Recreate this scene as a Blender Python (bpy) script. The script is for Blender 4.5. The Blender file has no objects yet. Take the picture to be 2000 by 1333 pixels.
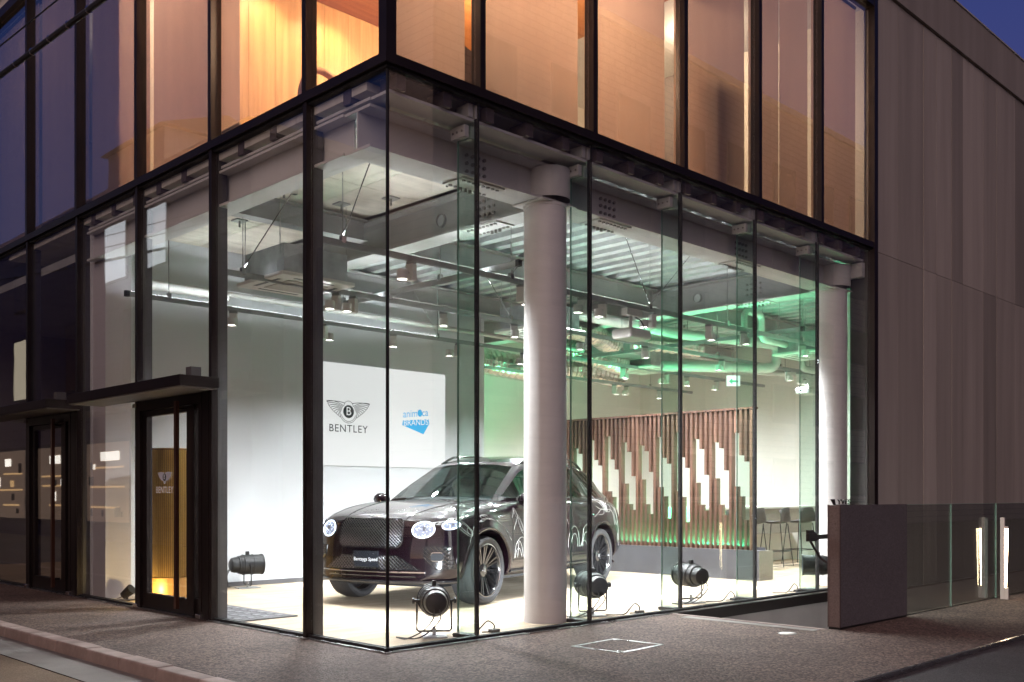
import bpy, bmesh, math, random
from mathutils import Vector, Matrix
from mathutils.bvhtree import BVHTree
random.seed(7)
R = math.radians
scene = bpy.context.scene
C = scene.collection

# ------------------------------------------------------------------ camera, sky, sun, exposure
cam_data = bpy.data.cameras.new('camera')
cam_data.sensor_width = 36.0
cam_data.sensor_fit = 'HORIZONTAL'
cam_data.lens = 35.14
cam_data.shift_y = 0.151
cam_data.clip_start = 0.05
cam_data.clip_end = 2000
camera = bpy.data.objects.new('camera', cam_data)
camera.location = (-4.6477, -6.0105, 1.18)
camera.rotation_euler = (R(90), 0, R(45.19 - 90))
C.objects.link(camera)
scene.camera = camera

SUN_AZ, SUN_EL = R(202), R(-1.75)          # azimuth measured from +X, towards the camera's back
world = bpy.data.worlds.new('World')
scene.world = world
world.use_nodes = True
wn, wl = world.node_tree.nodes, world.node_tree.links
wn.clear()
sky = wn.new('ShaderNodeTexSky')
sky.sky_type = 'NISHITA'
sky.sun_disc = False
sky.sun_elevation = SUN_EL
sky.sun_rotation = R(90) - SUN_AZ
sky.altitude = 50
sky.air_density = 1.0
sky.dust_density = 0.0
sky.ozone_density = 4.0
bgn = wn.new('ShaderNodeBackground')
bgn.inputs['Strength'].default_value = 0.95
won = wn.new('ShaderNodeOutputWorld')
wl.new(sky.outputs[0], bgn.inputs[0])
wl.new(bgn.outputs[0], won.inputs[0])

sun_data = bpy.data.lights.new('sun', 'SUN')
sun_data.energy = 1.9
sun_data.angle = R(75)
sun_data.color = (1.0, 0.68, 0.50)
sun = bpy.data.objects.new('sun', sun_data)
C.objects.link(sun)
sd = Vector((math.cos(SUN_AZ) * math.cos(R(32)), math.sin(SUN_AZ) * math.cos(R(32)), math.sin(R(32))))
sun.rotation_euler = sd.to_track_quat('Z', 'Y').to_euler()
sun.location = sd * 50

vs = scene.view_settings
vs.view_transform = 'Standard'
vs.look = 'None'
vs.exposure = 0
vs.gamma = 1
vs.use_curve_mapping = False
scene.cycles.use_denoising = True
scene.cycles.max_bounces = 8
scene.cycles.use_adaptive_sampling = True
scene.cycles.adaptive_threshold = 0.02
scene.cycles.diffuse_bounces = 6
scene.cycles.glossy_bounces = 3
scene.cycles.transmission_bounces = 6
scene.cycles.transparent_max_bounces = 40
scene.cycles.sample_clamp_indirect = 4.0
scene.cycles.caustics_reflective = False
scene.cycles.caustics_refractive = False

# ------------------------------------------------------------------ mesh helpers
class MB:
    def __init__(self):
        self.v = []; self.f = []
    def add(self, vs_, fs_):
        o = len(self.v)
        self.v += [tuple(p) for p in vs_]
        self.f += [tuple(i + o for i in f) for f in fs_]
        return self
    def box(self, x0, x1, y0, y1, z0, z1):
        x0, x1 = min(x0, x1), max(x0, x1); y0, y1 = min(y0, y1), max(y0, y1); z0, z1 = min(z0, z1), max(z0, z1)
        return self.add([(x0,y0,z0),(x1,y0,z0),(x1,y1,z0),(x0,y1,z0),(x0,y0,z1),(x1,y0,z1),(x1,y1,z1),(x0,y1,z1)],
                 [(0,3,2,1),(4,5,6,7),(0,1,5,4),(1,2,6,5),(2,3,7,6),(3,0,4,7)])
    def hexa(self, b, t):
        return self.add(list(b) + list(t), [(3,2,1,0),(4,5,6,7),(0,1,5,4),(1,2,6,5),(2,3,7,6),(3,0,4,7)])
    def cyl(self, p0, p1, r0, r1=None, n=12, caps=True):
        r1 = r0 if r1 is None else r1
        p0, p1 = Vector(p0), Vector(p1)
        q = (p1 - p0).to_track_quat('Z', 'Y')
        vv = []
        for p, r in ((p0, r0), (p1, r1)):
            for i in range(n):
                a = 2 * math.pi * i / n
                vv.append(p + q @ Vector((r * math.cos(a), r * math.sin(a), 0)))
        ff = [(i, (i + 1) % n, n + (i + 1) % n, n + i) for i in range(n)]
        if caps:
            ff += [tuple(range(n - 1, -1, -1)), tuple(range(n, 2 * n))]
        return self.add(vv, ff)
    def tube(self, pts, r, n=6, closed=False):
        pts = [Vector(p) for p in pts]
        m = len(pts)
        rings = []
        up = None
        for i, p in enumerate(pts):
            if closed: d = pts[(i + 1) % m] - pts[i - 1]
            else: d = pts[min(i + 1, m - 1)] - pts[max(i - 1, 0)]
            if d.length < 1e-9: d = Vector((0, 0, 1))
            d.normalize()
            if up is None:
                up = Vector((0, 0, 1)) if abs(d.z) < 0.9 else Vector((1, 0, 0))
            s = d.cross(up)
            if s.length < 1e-5: s = d.cross(Vector((1, 0.3, 0.2)))
            s.normalize(); up = s.cross(d).normalized()
            rr = r[i] if isinstance(r, (list, tuple)) else r
            rings.append([p + (s * math.cos(2 * math.pi * k / n) + up * math.sin(2 * math.pi * k / n)) * rr for k in range(n)])
        vv = [q for g in rings for q in g]
        ff = []
        for i in range(m if closed else m - 1):
            j = (i + 1) % m
            for k in range(n):
                k2 = (k + 1) % n
                ff.append((i * n + k, i * n + k2, j * n + k2, j * n + k))
        if not closed:
            ff += [tuple(range(n - 1, -1, -1)), tuple(range((m - 1) * n, m * n))]
        return self.add(vv, ff)
    def lathe(self, prof, n=24, M=None, closed=False, caps=False):
        # prof: (r, h) about local Z; M places it
        M = M or Matrix()
        m = len(prof)
        vv = []
        for r, h in prof:
            for k in range(n):
                a = 2 * math.pi * k / n
                vv.append(M @ Vector((r * math.cos(a), r * math.sin(a), h)))
        ff = []
        for i in range(m if closed else m - 1):
            j = (i + 1) % m
            for k in range(n):
                k2 = (k + 1) % n
                ff.append((i * n + k, i * n + k2, j * n + k2, j * n + k))
        if not closed and caps:
            if prof[0][0] > 1e-6: ff.append(tuple(range(n - 1, -1, -1)))
            if prof[-1][0] > 1e-6: ff.append(tuple(range((m - 1) * n, m * n)))
        return self.add(vv, ff)
    def prism(self, poly, fn, d0, d1):
        # poly in 2D, fn(a, b, d) -> xyz
        n = len(poly)
        vv = [fn(a, b, d0) for a, b in poly] + [fn(a, b, d1) for a, b in poly]
        ff = [tuple(range(n - 1, -1, -1)), tuple(range(n, 2 * n))] + [(i, (i + 1) % n, n + (i + 1) % n, n + i) for i in range(n)]
        return self.add(vv, ff)
    def mesh(self, name, smooth=False, weld=False):
        me = bpy.data.meshes.new(name)
        me.from_pydata(self.v, [], self.f)
        bm = bmesh.new(); bm.from_mesh(me)
        if weld: bmesh.ops.remove_doubles(bm, verts=bm.verts, dist=1e-5)
        bmesh.ops.recalc_face_normals(bm, faces=bm.faces)
        if smooth:
            for f in bm.faces: f.smooth = True
            for e in bm.edges:
                if len(e.link_faces) == 2 and e.calc_face_angle(0) > R(38): e.smooth = False
        bm.to_mesh(me); bm.free()
        return me
    def build(self, name, m, parent=None, smooth=False, bevel=0, weld=False):
        return obj(name, self.mesh(name, smooth, weld), m, parent, bevel)

def obj(name, me, m=None, parent=None, bevel=0):
    o = bpy.data.objects.new(name, me)
    C.objects.link(o)
    if m is not None:
        me.materials.clear(); me.materials.append(m)
    if parent is not None: o.parent = parent
    if bevel:
        b = o.modifiers.new('bevel', 'BEVEL'); b.width = bevel; b.segments = 2; b.limit_method = 'ANGLE'
    return o

def smooth_pts(P, k=6):
    P = [Vector(p) for p in P]; n = len(P); out = []
    for i in range(n - 1):
        p0, p1, p2, p3 = P[max(i - 1, 0)], P[i], P[i + 1], P[min(i + 2, n - 1)]
        for j in range(k):
            u = j / k
            out.append(0.5 * ((2 * p1) + (p2 - p0) * u + (2 * p0 - 5 * p1 + 4 * p2 - p3) * u * u + (3 * p1 - p0 - 3 * p2 + p3) * u ** 3))
    return out + [P[-1]]

def tag(o, label=None, cat=None, group=None, kind=None):
    if label: o['label'] = label
    if cat: o['category'] = cat
    if group: o['group'] = group
    if kind: o['kind'] = kind
    return o

def thing(name, label, cat, loc=(0, 0, 0), rz=0, group=None):
    o = bpy.data.objects.new(name, None)
    C.objects.link(o)
    o.location = loc; o.rotation_euler = (0, 0, rz)
    o.empty_display_size = 0.1
    return tag(o, label, cat, group)

def copy_tree(o, parent=None):
    c = o.copy(); C.objects.link(c)
    c.parent = parent
    for ch in list(o.children): copy_tree(ch, c)
    return c

def text_mesh(s, size, ext=0.0, name='lettering', align='CENTER', space=1.0):
    cu = bpy.data.curves.new(name, 'FONT')
    cu.body = s; cu.size = size; cu.extrude = ext; cu.align_x = align; cu.align_y = 'CENTER'
    cu.space_character = space
    cu.resolution_u = 4
    t = bpy.data.objects.new('tmp', cu)
    C.objects.link(t)
    bpy.context.view_layer.update()
    me = bpy.data.meshes.new_from_object(t.evaluated_get(bpy.context.evaluated_depsgraph_get()))
    bpy.data.objects.remove(t)
    return me

def lamp(name, kind, loc, energy, color=(1, 1, 1), aim=None, parent=None, size=0.05, angle=90, blend=0.5, size_y=None):
    l = bpy.data.lights.new(name, kind)
    l.energy = energy; l.color = color
    if kind == 'SPOT':
        l.spot_size = R(angle); l.spot_blend = blend; l.shadow_soft_size = size
    elif kind == 'AREA':
        l.size = size
        if size_y: l.shape = 'RECTANGLE'; l.size_y = size_y
    else:
        l.shadow_soft_size = size
    o = bpy.data.objects.new(name, l)
    C.objects.link(o)
    o.location = loc
    if aim is not None:
        o.rotation_euler = (Vector(aim) - Vector(loc)).to_track_quat('-Z', 'Y').to_euler()
    if parent is not None: o.parent = parent
    return o

# ------------------------------------------------------------------ materials
def nodes_of(name):
    m = bpy.data.materials.new(name); m.use_nodes = True
    nt = m.node_tree
    return m, nt, nt.nodes, nt.links, nt.nodes['Principled BSDF']

def pm(name, col, rough=0.5, metal=0.0, var=0.12, scale=6.0, bump=0.0, bscale=None, coat=0.0, spec=0.5, stretch=(1,1,1), rvar=0.0, trans=None, emit=None, estr=0.0, det=4, rnd=0.0):
    m, nt, n, l, b = nodes_of(name)
    tc = n.new('ShaderNodeTexCoord')
    mp = n.new('ShaderNodeMapping'); mp.inputs['Scale'].default_value = stretch
    l.new(tc.outputs['Object'], mp.inputs[0])
    nz = n.new('ShaderNodeTexNoise'); nz.inputs['Scale'].default_value = scale; nz.inputs['Detail'].default_value = det
    l.new(mp.outputs[0], nz.inputs['Vector'])
    mr = n.new('ShaderNodeMapRange')
    mr.inputs[1].default_value = 0.25; mr.inputs[2].default_value = 0.75
    mr.inputs[3].default_value = 1 - var; mr.inputs[4].default_value = 1 + var
    l.new(nz.outputs[0], mr.inputs[0])
    fac = mr.outputs[0]
    if rnd:
        oi = n.new('ShaderNodeObjectInfo')
        m2 = n.new('ShaderNodeMapRange'); m2.inputs[3].default_value = 1 - rnd; m2.inputs[4].default_value = 1 + rnd
        l.new(oi.outputs['Random'], m2.inputs[0])
        mu = n.new('ShaderNodeMath'); mu.operation = 'MULTIPLY'
        l.new(fac, mu.inputs[0]); l.new(m2.outputs[0], mu.inputs[1]); fac = mu.outputs[0]
    vm = n.new('ShaderNodeVectorMath'); vm.operation = 'SCALE'
    vm.inputs[0].default_value = col
    l.new(fac, vm.inputs['Scale'])
    l.new(vm.outputs[0], b.inputs['Base Color'])
    b.inputs['Roughness'].default_value = rough
    b.inputs['Metallic'].default_value = metal
    b.inputs['Specular IOR Level'].default_value = spec
    b.inputs['Coat Weight'].default_value = coat
    b.inputs['Coat Roughness'].default_value = 0.03
    if rvar:
        r2 = n.new('ShaderNodeMapRange'); r2.inputs[3].default_value = max(0.02, rough - rvar); r2.inputs[4].default_value = rough + rvar
        l.new(nz.outputs[0], r2.inputs[0]); l.new(r2.outputs[0], b.inputs['Roughness'])
    if bump:
        nb = n.new('ShaderNodeTexNoise'); nb.inputs['Scale'].default_value = bscale or scale * 4; nb.inputs['Detail'].default_value = 5
        l.new(mp.outputs[0], nb.inputs['Vector'])
        bp = n.new('ShaderNodeBump'); bp.inputs['Strength'].default_value = bump; bp.inputs['Distance'].default_value = 0.01
        l.new(nb.outputs[0], bp.inputs['Height']); l.new(bp.outputs[0], b.inputs['Normal'])
    if emit:
        b.inputs['Emission Color'].default_value = (*emit, 1); b.inputs['Emission Strength'].default_value = estr
    return m

def glass(name, tint=(0.95, 0.985, 0.965), refl=1.0, rough=0.0, ior=1.5):
    m, nt, n, l, b = nodes_of(name)
    n.remove(b)
    out = n['Material Output']
    geo = n.new('ShaderNodeNewGeometry')
    mx = n.new('ShaderNodeMix'); mx.data_type = 'FLOAT'
    mx.inputs[2].default_value = ior; mx.inputs[3].default_value = 1 / ior
    l.new(geo.outputs['Backfacing'], mx.inputs[0])
    fr = n.new('ShaderNodeFresnel'); l.new(mx.outputs[0], fr.inputs[0])
    mu = n.new('ShaderNodeMath'); mu.operation = 'MULTIPLY'; mu.inputs[1].default_value = refl; mu.use_clamp = True
    l.new(fr.outputs[0], mu.inputs[0])
    tr = n.new('ShaderNodeBsdfTransparent'); tr.inputs[0].default_value = (*tint, 1)
    # faint smears on the pane keep it from reading as a perfect sheet
    tc = n.new('ShaderNodeTexCoord'); nz = n.new('ShaderNodeTexNoise'); nz.inputs['Scale'].default_value = 1.3
    l.new(tc.outputs['Object'], nz.inputs['Vector'])
    bp = n.new('ShaderNodeBump'); bp.inputs['Strength'].default_value = 0.04; bp.inputs['Distance'].default_value = 0.01
    l.new(nz.outputs[0], bp.inputs['Height'])
    gl = n.new('ShaderNodeBsdfGlossy'); gl.inputs['Roughness'].default_value = rough
    l.new(bp.outputs[0], gl.inputs['Normal'])
    ms = n.new('ShaderNodeMixShader')
    l.new(mu.outputs[0], ms.inputs[0]); l.new(tr.outputs[0], ms.inputs[1]); l.new(gl.outputs[0], ms.inputs[2])
    l.new(ms.outputs[0], out.inputs[0])
    return m

def emis(name, col, strength, base=0.6):
    m, nt, n, l, b = nodes_of(name)
    b.inputs['Base Color'].default_value = (*[c * base for c in col], 1)
    b.inputs['Emission Color'].default_value = (*col, 1)
    b.inputs['Emission Strength'].default_value = strength
    return m

def aggregate(name, c0, c1, scale=90, bump=0.5, stain=0.25):
    m, nt, n, l, b = nodes_of(name)
    tc = n.new('ShaderNodeTexCoord')
    vo = n.new('ShaderNodeTexVoronoi'); vo.inputs['Scale'].default_value = scale
    l.new(tc.outputs['Object'], vo.inputs['Vector'])
    sx = n.new('ShaderNodeSeparateColor'); l.new(vo.outputs['Color'], sx.inputs[0])
    cr = n.new('ShaderNodeValToRGB')
    cr.color_ramp.elements[0].color = (*c0, 1); cr.color_ramp.elements[1].color = (*c1, 1)
    e = cr.color_ramp.elements.new(0.5); e.color = (*[(a + q) / 2 * 0.92 for a, q in zip(c0, c1)], 1)
    l.new(sx.outputs[0], cr.inputs[0])
    nz = n.new('ShaderNodeTexNoise'); nz.inputs['Scale'].default_value = 0.9; nz.inputs['Detail'].default_value = 7; nz.inputs['Roughness'].default_value = 0.65
    l.new(tc.outputs['Object'], nz.inputs['Vector'])
    mr = n.new('ShaderNodeMapRange'); mr.inputs[1].default_value = 0.3; mr.inputs[2].default_value = 0.7; mr.inputs[3].default_value = 1 - stain; mr.inputs[4].default_value = 1 + stain
    l.new(nz.outputs[0], mr.inputs[0])
    vm = n.new('ShaderNodeVectorMath'); vm.operation = 'SCALE'
    l.new(cr.outputs[0], vm.inputs[0]); l.new(mr.outputs[0], vm.inputs['Scale'])
    l.new(vm.outputs[0], b.inputs['Base Color'])
    b.inputs['Roughness'].default_value = 0.8
    b.inputs['Specular IOR Level'].default_value = 0.3
    bp = n.new('ShaderNodeBump'); bp.inputs['Strength'].default_value = bump; bp.inputs['Distance'].default_value = 0.006
    bp.invert = True
    l.new(vo.outputs['Distance'], bp.inputs['Height']); l.new(bp.outputs[0], b.inputs['Normal'])
    return m

def wood(name, c0, c1, rough=0.45, axis=2, scale=3.0, rnd=0.2, plank=None):
    m, nt, n, l, b = nodes_of(name)
    tc = n.new('ShaderNodeTexCoord')
    mp = n.new('ShaderNodeMapping')
    st = [14, 14, 14]; st[axis] = 0.7
    mp.inputs['Scale'].default_value = st
    l.new(tc.outputs['Object'], mp.inputs[0])
    nz = n.new('ShaderNodeTexNoise'); nz.inputs['Scale'].default_value = scale; nz.inputs['Detail'].default_value = 6; nz.inputs['Distortion'].default_value = 0.4
    l.new(mp.outputs[0], nz.inputs['Vector'])
    cr = n.new('ShaderNodeValToRGB')
    cr.color_ramp.elements[0].position = 0.3; cr.color_ramp.elements[1].position = 0.72
    cr.color_ramp.elements[0].color = (*c0, 1); cr.color_ramp.elements[1].color = (*c1, 1)
    l.new(nz.outputs[0], cr.inputs[0])
    oi = n.new('ShaderNodeObjectInfo')
    m2 = n.new('ShaderNodeMapRange'); m2.inputs[3].default_value = 1 - rnd; m2.inputs[4].default_value = 1 + rnd
    l.new(oi.outputs['Random'], m2.inputs[0])
    vm = n.new('ShaderNodeVectorMath'); vm.operation = 'SCALE'
    l.new(cr.outputs[0], vm.inputs[0]); l.new(m2.outputs[0], vm.inputs['Scale'])
    l.new(vm.outputs[0], b.inputs['Base Color'])
    b.inputs['Roughness'].default_value = rough
    return m

def cloth(name, col, transl=0.5):
    m, nt, n, l, b = nodes_of(name)
    n.remove(b); out = n['Material Output']
    tc = n.new('ShaderNodeTexCoord')
    wv = n.new('ShaderNodeTexNoise'); wv.inputs['Scale'].default_value = 2.0; wv.inputs['Detail'].default_value = 3
    mp = n.new('ShaderNodeMapping'); mp.inputs['Scale'].default_value = (3, 3, 0.25)
    l.new(tc.outputs['Object'], mp.inputs[0]); l.new(mp.outputs[0], wv.inputs['Vector'])
    mr = n.new('ShaderNodeMapRange'); mr.inputs[3].default_value = 0.86; mr.inputs[4].default_value = 1.1
    l.new(wv.outputs[0], mr.inputs[0])
    vm = n.new('ShaderNodeVectorMath'); vm.operation = 'SCALE'; vm.inputs[0].default_value = col
    l.new(mr.outputs[0], vm.inputs['Scale'])
    d = n.new('ShaderNodeBsdfDiffuse'); t = n.new('ShaderNodeBsdfTranslucent'); ms = n.new('ShaderNodeMixShader')
    ms.inputs[0].default_value = transl
    l.new(vm.outputs[0], d.inputs[0]); l.new(vm.outputs[0], t.inputs[0])
    l.new(d.outputs[0], ms.inputs[1]); l.new(t.outputs[0], ms.inputs[2]); l.new(ms.outputs[0], out.inputs[0])
    return m

def tiles(name, c0, c1, mortar, sx=0.3, sy=0.1, rough=0.35, M=(0,0,0)):
    m, nt, n, l, b = nodes_of(name)
    tc = n.new('ShaderNodeTexCoord')
    mp = n.new('ShaderNodeMapping'); mp.inputs['Rotation'].default_value = M
    l.new(tc.outputs['Object'], mp.inputs[0])
    br = n.new('ShaderNodeTexBrick')
    br.inputs['Color1'].default_value = (*c0, 1); br.inputs['Color2'].default_value = (*c1, 1); br.inputs['Mortar'].default_value = (*mortar, 1)
    br.inputs['Scale'].default_value = 1.0; br.inputs['Brick Width'].default_value = sx; br.inputs['Row Height'].default_value = sy; br.inputs['Mortar Size'].default_value = 0.012
    l.new(mp.outputs[0], br.inputs['Vector']); l.new(br.outputs[0], b.inputs['Base Color'])
    b.inputs['Roughness'].default_value = rough
    return m

M = {}
M['bronze'] = pm('dark_bronze_frame', (0.024, 0.017, 0.016), 0.42, 0.6, 0.25, 3, rvar=0.1)
M['bronze_in'] = pm('grey_inner_frame', (0.10, 0.097, 0.10), 0.5, 0.3, 0.15, 3)
M['silicone'] = pm('black_silicone', (0.010, 0.010, 0.011), 0.6, 0, 0.2, 9)
M['glass'] = glass('clear_glass', (0.97, 0.982, 0.982), 1.35)
M['fin'] = glass('fin_glass', (0.86, 0.945, 0.905), 1.0)
M['fin_edge'] = pm('green_glass_edge', (0.30, 0.46, 0.40), 0.15, 0, 0.15, 4, spec=0.8)
M['glass_up'] = glass('upper_glass', (0.93, 0.94, 0.94), 2.4)
M['white_wall'] = pm('white_wall', (0.76, 0.785, 0.81), 0.75, 0, 0.03, 1.2, bump=0.03, bscale=60)
M['cream_wall'] = pm('cream_wall', (0.73, 0.72, 0.68), 0.75, 0, 0.03, 1.0, bump=0.03, bscale=60)
M['steel'] = pm('grey_painted_steel', (0.40, 0.40, 0.39), 0.5, 0.0, 0.14, 2.2, bump=0.05, bscale=30)
M['steel_lt'] = pm('pale_painted_steel', (0.64, 0.63, 0.61), 0.5, 0.0, 0.08, 2.0)
M['bolt'] = pm('bolt_steel', (0.30, 0.29, 0.28), 0.4, 0.5, 0.2, 30)
M['deck'] = pm('galvanised_deck', (0.62, 0.64, 0.65), 0.38, 0.45, 0.18, 5, rvar=0.1)
M['ply'] = pm('mineral_ceiling_board', (0.80, 0.75, 0.65), 0.8, 0, 0.16, 1.6, bump=0.1, bscale=20, stretch=(1, 4, 1), rnd=0.06)
M['column'] = pm('white_column_paint', (0.88, 0.85, 0.83), 0.4, 0, 0.04, 2.0, stretch=(1, 1, 6))
M['concrete'] = pm('board_marked_concrete', (0.30, 0.275, 0.25), 0.75, 0, 0.16, 0.8, bump=0.12, bscale=25, stretch=(5, 5, 0.35), rnd=0.28, det=7)
M['concrete2'] = pm('grey_concrete', (0.36, 0.345, 0.33), 0.8, 0, 0.2, 1.4, bump=0.15, bscale=30, det=7)
M['stainless'] = pm('brushed_stainless', (0.55, 0.56, 0.57), 0.28, 1.0, 0.12, 3, stretch=(1, 1, 8), rvar=0.08)
M['paving'] = aggregate('exposed_aggregate_paving', (0.034, 0.023, 0.019), (0.175, 0.125, 0.104), 62, 0.9, 0.34)
M['gravel'] = aggregate('fine_gravel', (0.2, 0.17, 0.15), (0.5, 0.45, 0.42), 140, 0.7, 0.2)
M['road'] = aggregate('tan_road', (0.12, 0.086, 0.056), (0.25, 0.185, 0.125), 160, 0.5, 0.25)
M['asphalt'] = aggregate('dark_asphalt', (0.030, 0.028, 0.030), (0.085, 0.08, 0.082), 150, 0.5, 0.25)
M['kerb'] = pm('granite_kerb', (0.28, 0.215, 0.19), 0.75, 0, 0.25, 7, bump=0.3, bscale=90, rnd=0.15, det=7)
M['gutter'] = pm('concrete_gutter', (0.19, 0.175, 0.16), 0.8, 0, 0.22, 3, bump=0.2, bscale=60, det=7)
M['granite'] = aggregate('flamed_granite', (0.066, 0.062, 0.069), (0.165, 0.156, 0.166), 240, 0.15, 0.12)
M['granite_end'] = aggregate('granite_edge', (0.075, 0.054, 0.05), (0.15, 0.112, 0.105), 240, 0.15, 0.12)
M['black'] = pm('black_metal', (0.018, 0.018, 0.019), 0.42, 0.4, 0.3, 8, rvar=0.12)
M['rubber'] = pm('black_rubber', (0.014, 0.014, 0.015), 0.6, 0, 0.2, 20)
M['white_metal'] = pm('white_metal', (0.66, 0.64, 0.61), 0.4, 0, 0.05, 6)
M['track'] = pm('grey_track', (0.32, 0.33, 0.33), 0.45, 0.3, 0.12, 4)
M['chrome'] = pm('chrome', (0.72, 0.72, 0.73), 0.09, 1.0, 0.04, 5)
M['pipe'] = pm('pipe_lagging', (0.60, 0.60, 0.57), 0.5, 0.1, 0.08, 5)
M['foil'] = pm('crinkled_foil', (0.66, 0.63, 0.57), 0.24, 1.0, 0.15, 9, bump=1.0, bscale=24)
M['galv'] = pm('galvanised_sheet', (0.44, 0.45, 0.46), 0.36, 0.8, 0.2, 8, rvar=0.12)
M['walnut'] = wood('walnut_slat', (0.060, 0.027, 0.017), (0.17, 0.088, 0.058), 0.45, 2, 2.0, 0.22)
M['plinth'] = pm('dark_grey_plinth', (0.085, 0.085, 0.095), 0.35, 0, 0.12, 3)
M['plinth_end'] = pm('grey_brown_laminate', (0.26, 0.24, 0.21), 0.5, 0, 0.12, 4, stretch=(1,1,5))
M['upwood'] = wood('oak_panelling', (0.44, 0.235, 0.085), (0.60, 0.35, 0.15), 0.42, 2, 1.4, 0.1)
M['upceil'] = wood('oak_ceiling', (0.36, 0.15, 0.05), (0.48, 0.22, 0.08), 0.4, 0, 1.4, 0.1)
M['blind'] = cloth('blind_cloth', (0.56, 0.42, 0.36), 0.5)
M['gold'] = pm('brass_flutes', (0.78, 0.50, 0.17), 0.30, 0.9, 0.12, 3, stretch=(6, 6, 0.5))
M['goldwood'] = wood('honey_wood', (0.27, 0.125, 0.03), (0.42, 0.22, 0.06), 0.45, 2, 1.5, 0.1)
M['mat'] = pm('grey_door_mat', (0.13, 0.13, 0.14), 0.95, 0, 0.3, 60, bump=0.8, bscale=200)
M['lens'] = emis('lit_lens', (1.0, 0.95, 0.86), 14)
M['lens_cool'] = emis('lit_lens_cool', (0.9, 0.95, 1.0), 14)
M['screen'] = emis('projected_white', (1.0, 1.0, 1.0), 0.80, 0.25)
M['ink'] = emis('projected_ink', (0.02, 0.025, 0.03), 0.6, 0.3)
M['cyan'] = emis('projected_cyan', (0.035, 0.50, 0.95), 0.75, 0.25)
M['decal'] = emis('pale_decal', (0.8, 0.85, 0.95), 0.25)
M['sign_green'] = emis('exit_green', (0.1, 0.7, 0.35), 0.9)
M['sign_white'] = emis('exit_white', (0.85, 1.0, 0.95), 1.3)

# showroom floor: pale wood-effect planks with long soft streaks
def floor_mat():
    m, nt, n, l, b = nodes_of('pale_plank_floor')
    tc = n.new('ShaderNodeTexCoord')
    mp = n.new('ShaderNodeMapping'); mp.inputs['Scale'].default_value = (0.9, 7, 1); mp.inputs['Rotation'].default_value = (0, 0, R(45))
    l.new(tc.outputs['Object'], mp.inputs[0])
    nz = n.new('ShaderNodeTexNoise'); nz.inputs['Scale'].default_value = 1.3; nz.inputs['Detail'].default_value = 8; nz.inputs['Roughness'].default_value = 0.6
    l.new(mp.outputs[0], nz.inputs['Vector'])
    cr = n.new('ShaderNodeValToRGB')
    cr.color_ramp.elements[0].position = 0.28; cr.color_ramp.elements[1].position = 0.75
    cr.color_ramp.elements[0].color = (0.32, 0.245, 0.165, 1); cr.color_ramp.elements[1].color = (0.47, 0.39, 0.285, 1)
    l.new(nz.outputs[0], cr.inputs[0]); l.new(cr.outputs[0], b.inputs['Base Color'])
    r2 = n.new('ShaderNodeMapRange'); r2.inputs[3].default_value = 1.2; r2.inputs[4].default_value = 0.5
    l.new(nz.outputs[0], r2.inputs[0]); l.new(r2.outputs[0], b.inputs['Roughness'])
    bp = n.new('ShaderNodeBump'); bp.inputs['Strength'].default_value = 0.05; bp.inputs['Distance'].default_value = 0.01
    l.new(nz.outputs[0], bp.inputs['Height']); l.new(bp.outputs[0], b.inputs['Normal'])
    return m
M['floor'] = floor_mat()
# ------------------------------------------------------------------ ground
AJ = [0.0, 1.046, 2.635, 4.22, 5.81, 7.41, 9.0, 10.6, 12.2]
BJ = [0.0, 0.932, 2.345, 3.758, 5.171, 6.584, 7.95]
WX0, WX1, WY0, WY1 = 3.56, 16.0, -1.70, -0.045     # sunken stair well

def sheet(name, rects, z, m, cell=None):
    b = MB()
    for x0, x1, y0, y1 in rects:
        b.add([(x0, y0, z), (x1, y0, z), (x1, y1, z), (x0, y1, z)], [(0, 1, 2, 3)])
    return tag(b.build(name, m), kind='structure')

pavement = sheet('pavement', [(-1.42, -0.03, -3.05, 80), (-0.03, WX0, -3.05, -0.03), (WX0, 80, -3.05, WY0), (WX1, 80, WY0, -0.03)], 0.0, M['paving'])
road = sheet('road', [(-300, -1.93, -300, 300)], -0.085, M['road'])
side_road = sheet('side_road', [(-1.93, 300, -300, -3.075)], -0.03, M['asphalt'])
gutter = sheet('gutter', [(-1.93, -1.575, -3.07, 80)], -0.08, M['gutter'])
far_ground = sheet('far_ground', [(16.5, 300, 0.3, 300), (-1.4, 16.4, 80.1, 300), (80.1, 300, -3.0, 0.2)], -0.05, M['gravel'])

# kerb stones, each its own piece under the pavement
kb = MB(); L = 0.60
kb.hexa([(-1.575, 0.006, -0.12), (-1.42, 0.006, -0.12), (-1.42, L - 0.006, -0.12), (-1.575, L - 0.006, -0.12)],
        [(-1.558, 0.006, 0.006), (-1.42, 0.006, 0.006), (-1.42, L - 0.006, 0.006), (-1.558, L - 0.006, 0.006)])
kme = kb.mesh('kerb_stone')
kme.materials.append(M['kerb'])
for i in range(26):
    k = bpy.data.objects.new('kerb_stone', kme); C.objects.link(k)
    k.parent = pavement; k.location = (random.uniform(-.004, .004), -3.05 + L * i, random.uniform(-.003, .003))
    if i == 0:
        bv = k.modifiers.new('bevel', 'BEVEL'); bv.width = 0.012; bv.segments = 2
    else:
        bv = k.modifiers.new('bevel', 'BEVEL'); bv.width = 0.012; bv.segments = 2
# steel strip between paving and asphalt
tag(MB().box(-1.42, 40, -3.075, -3.05, -0.06, 0.004).build('edging_strip', M['stainless'], pavement))
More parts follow.
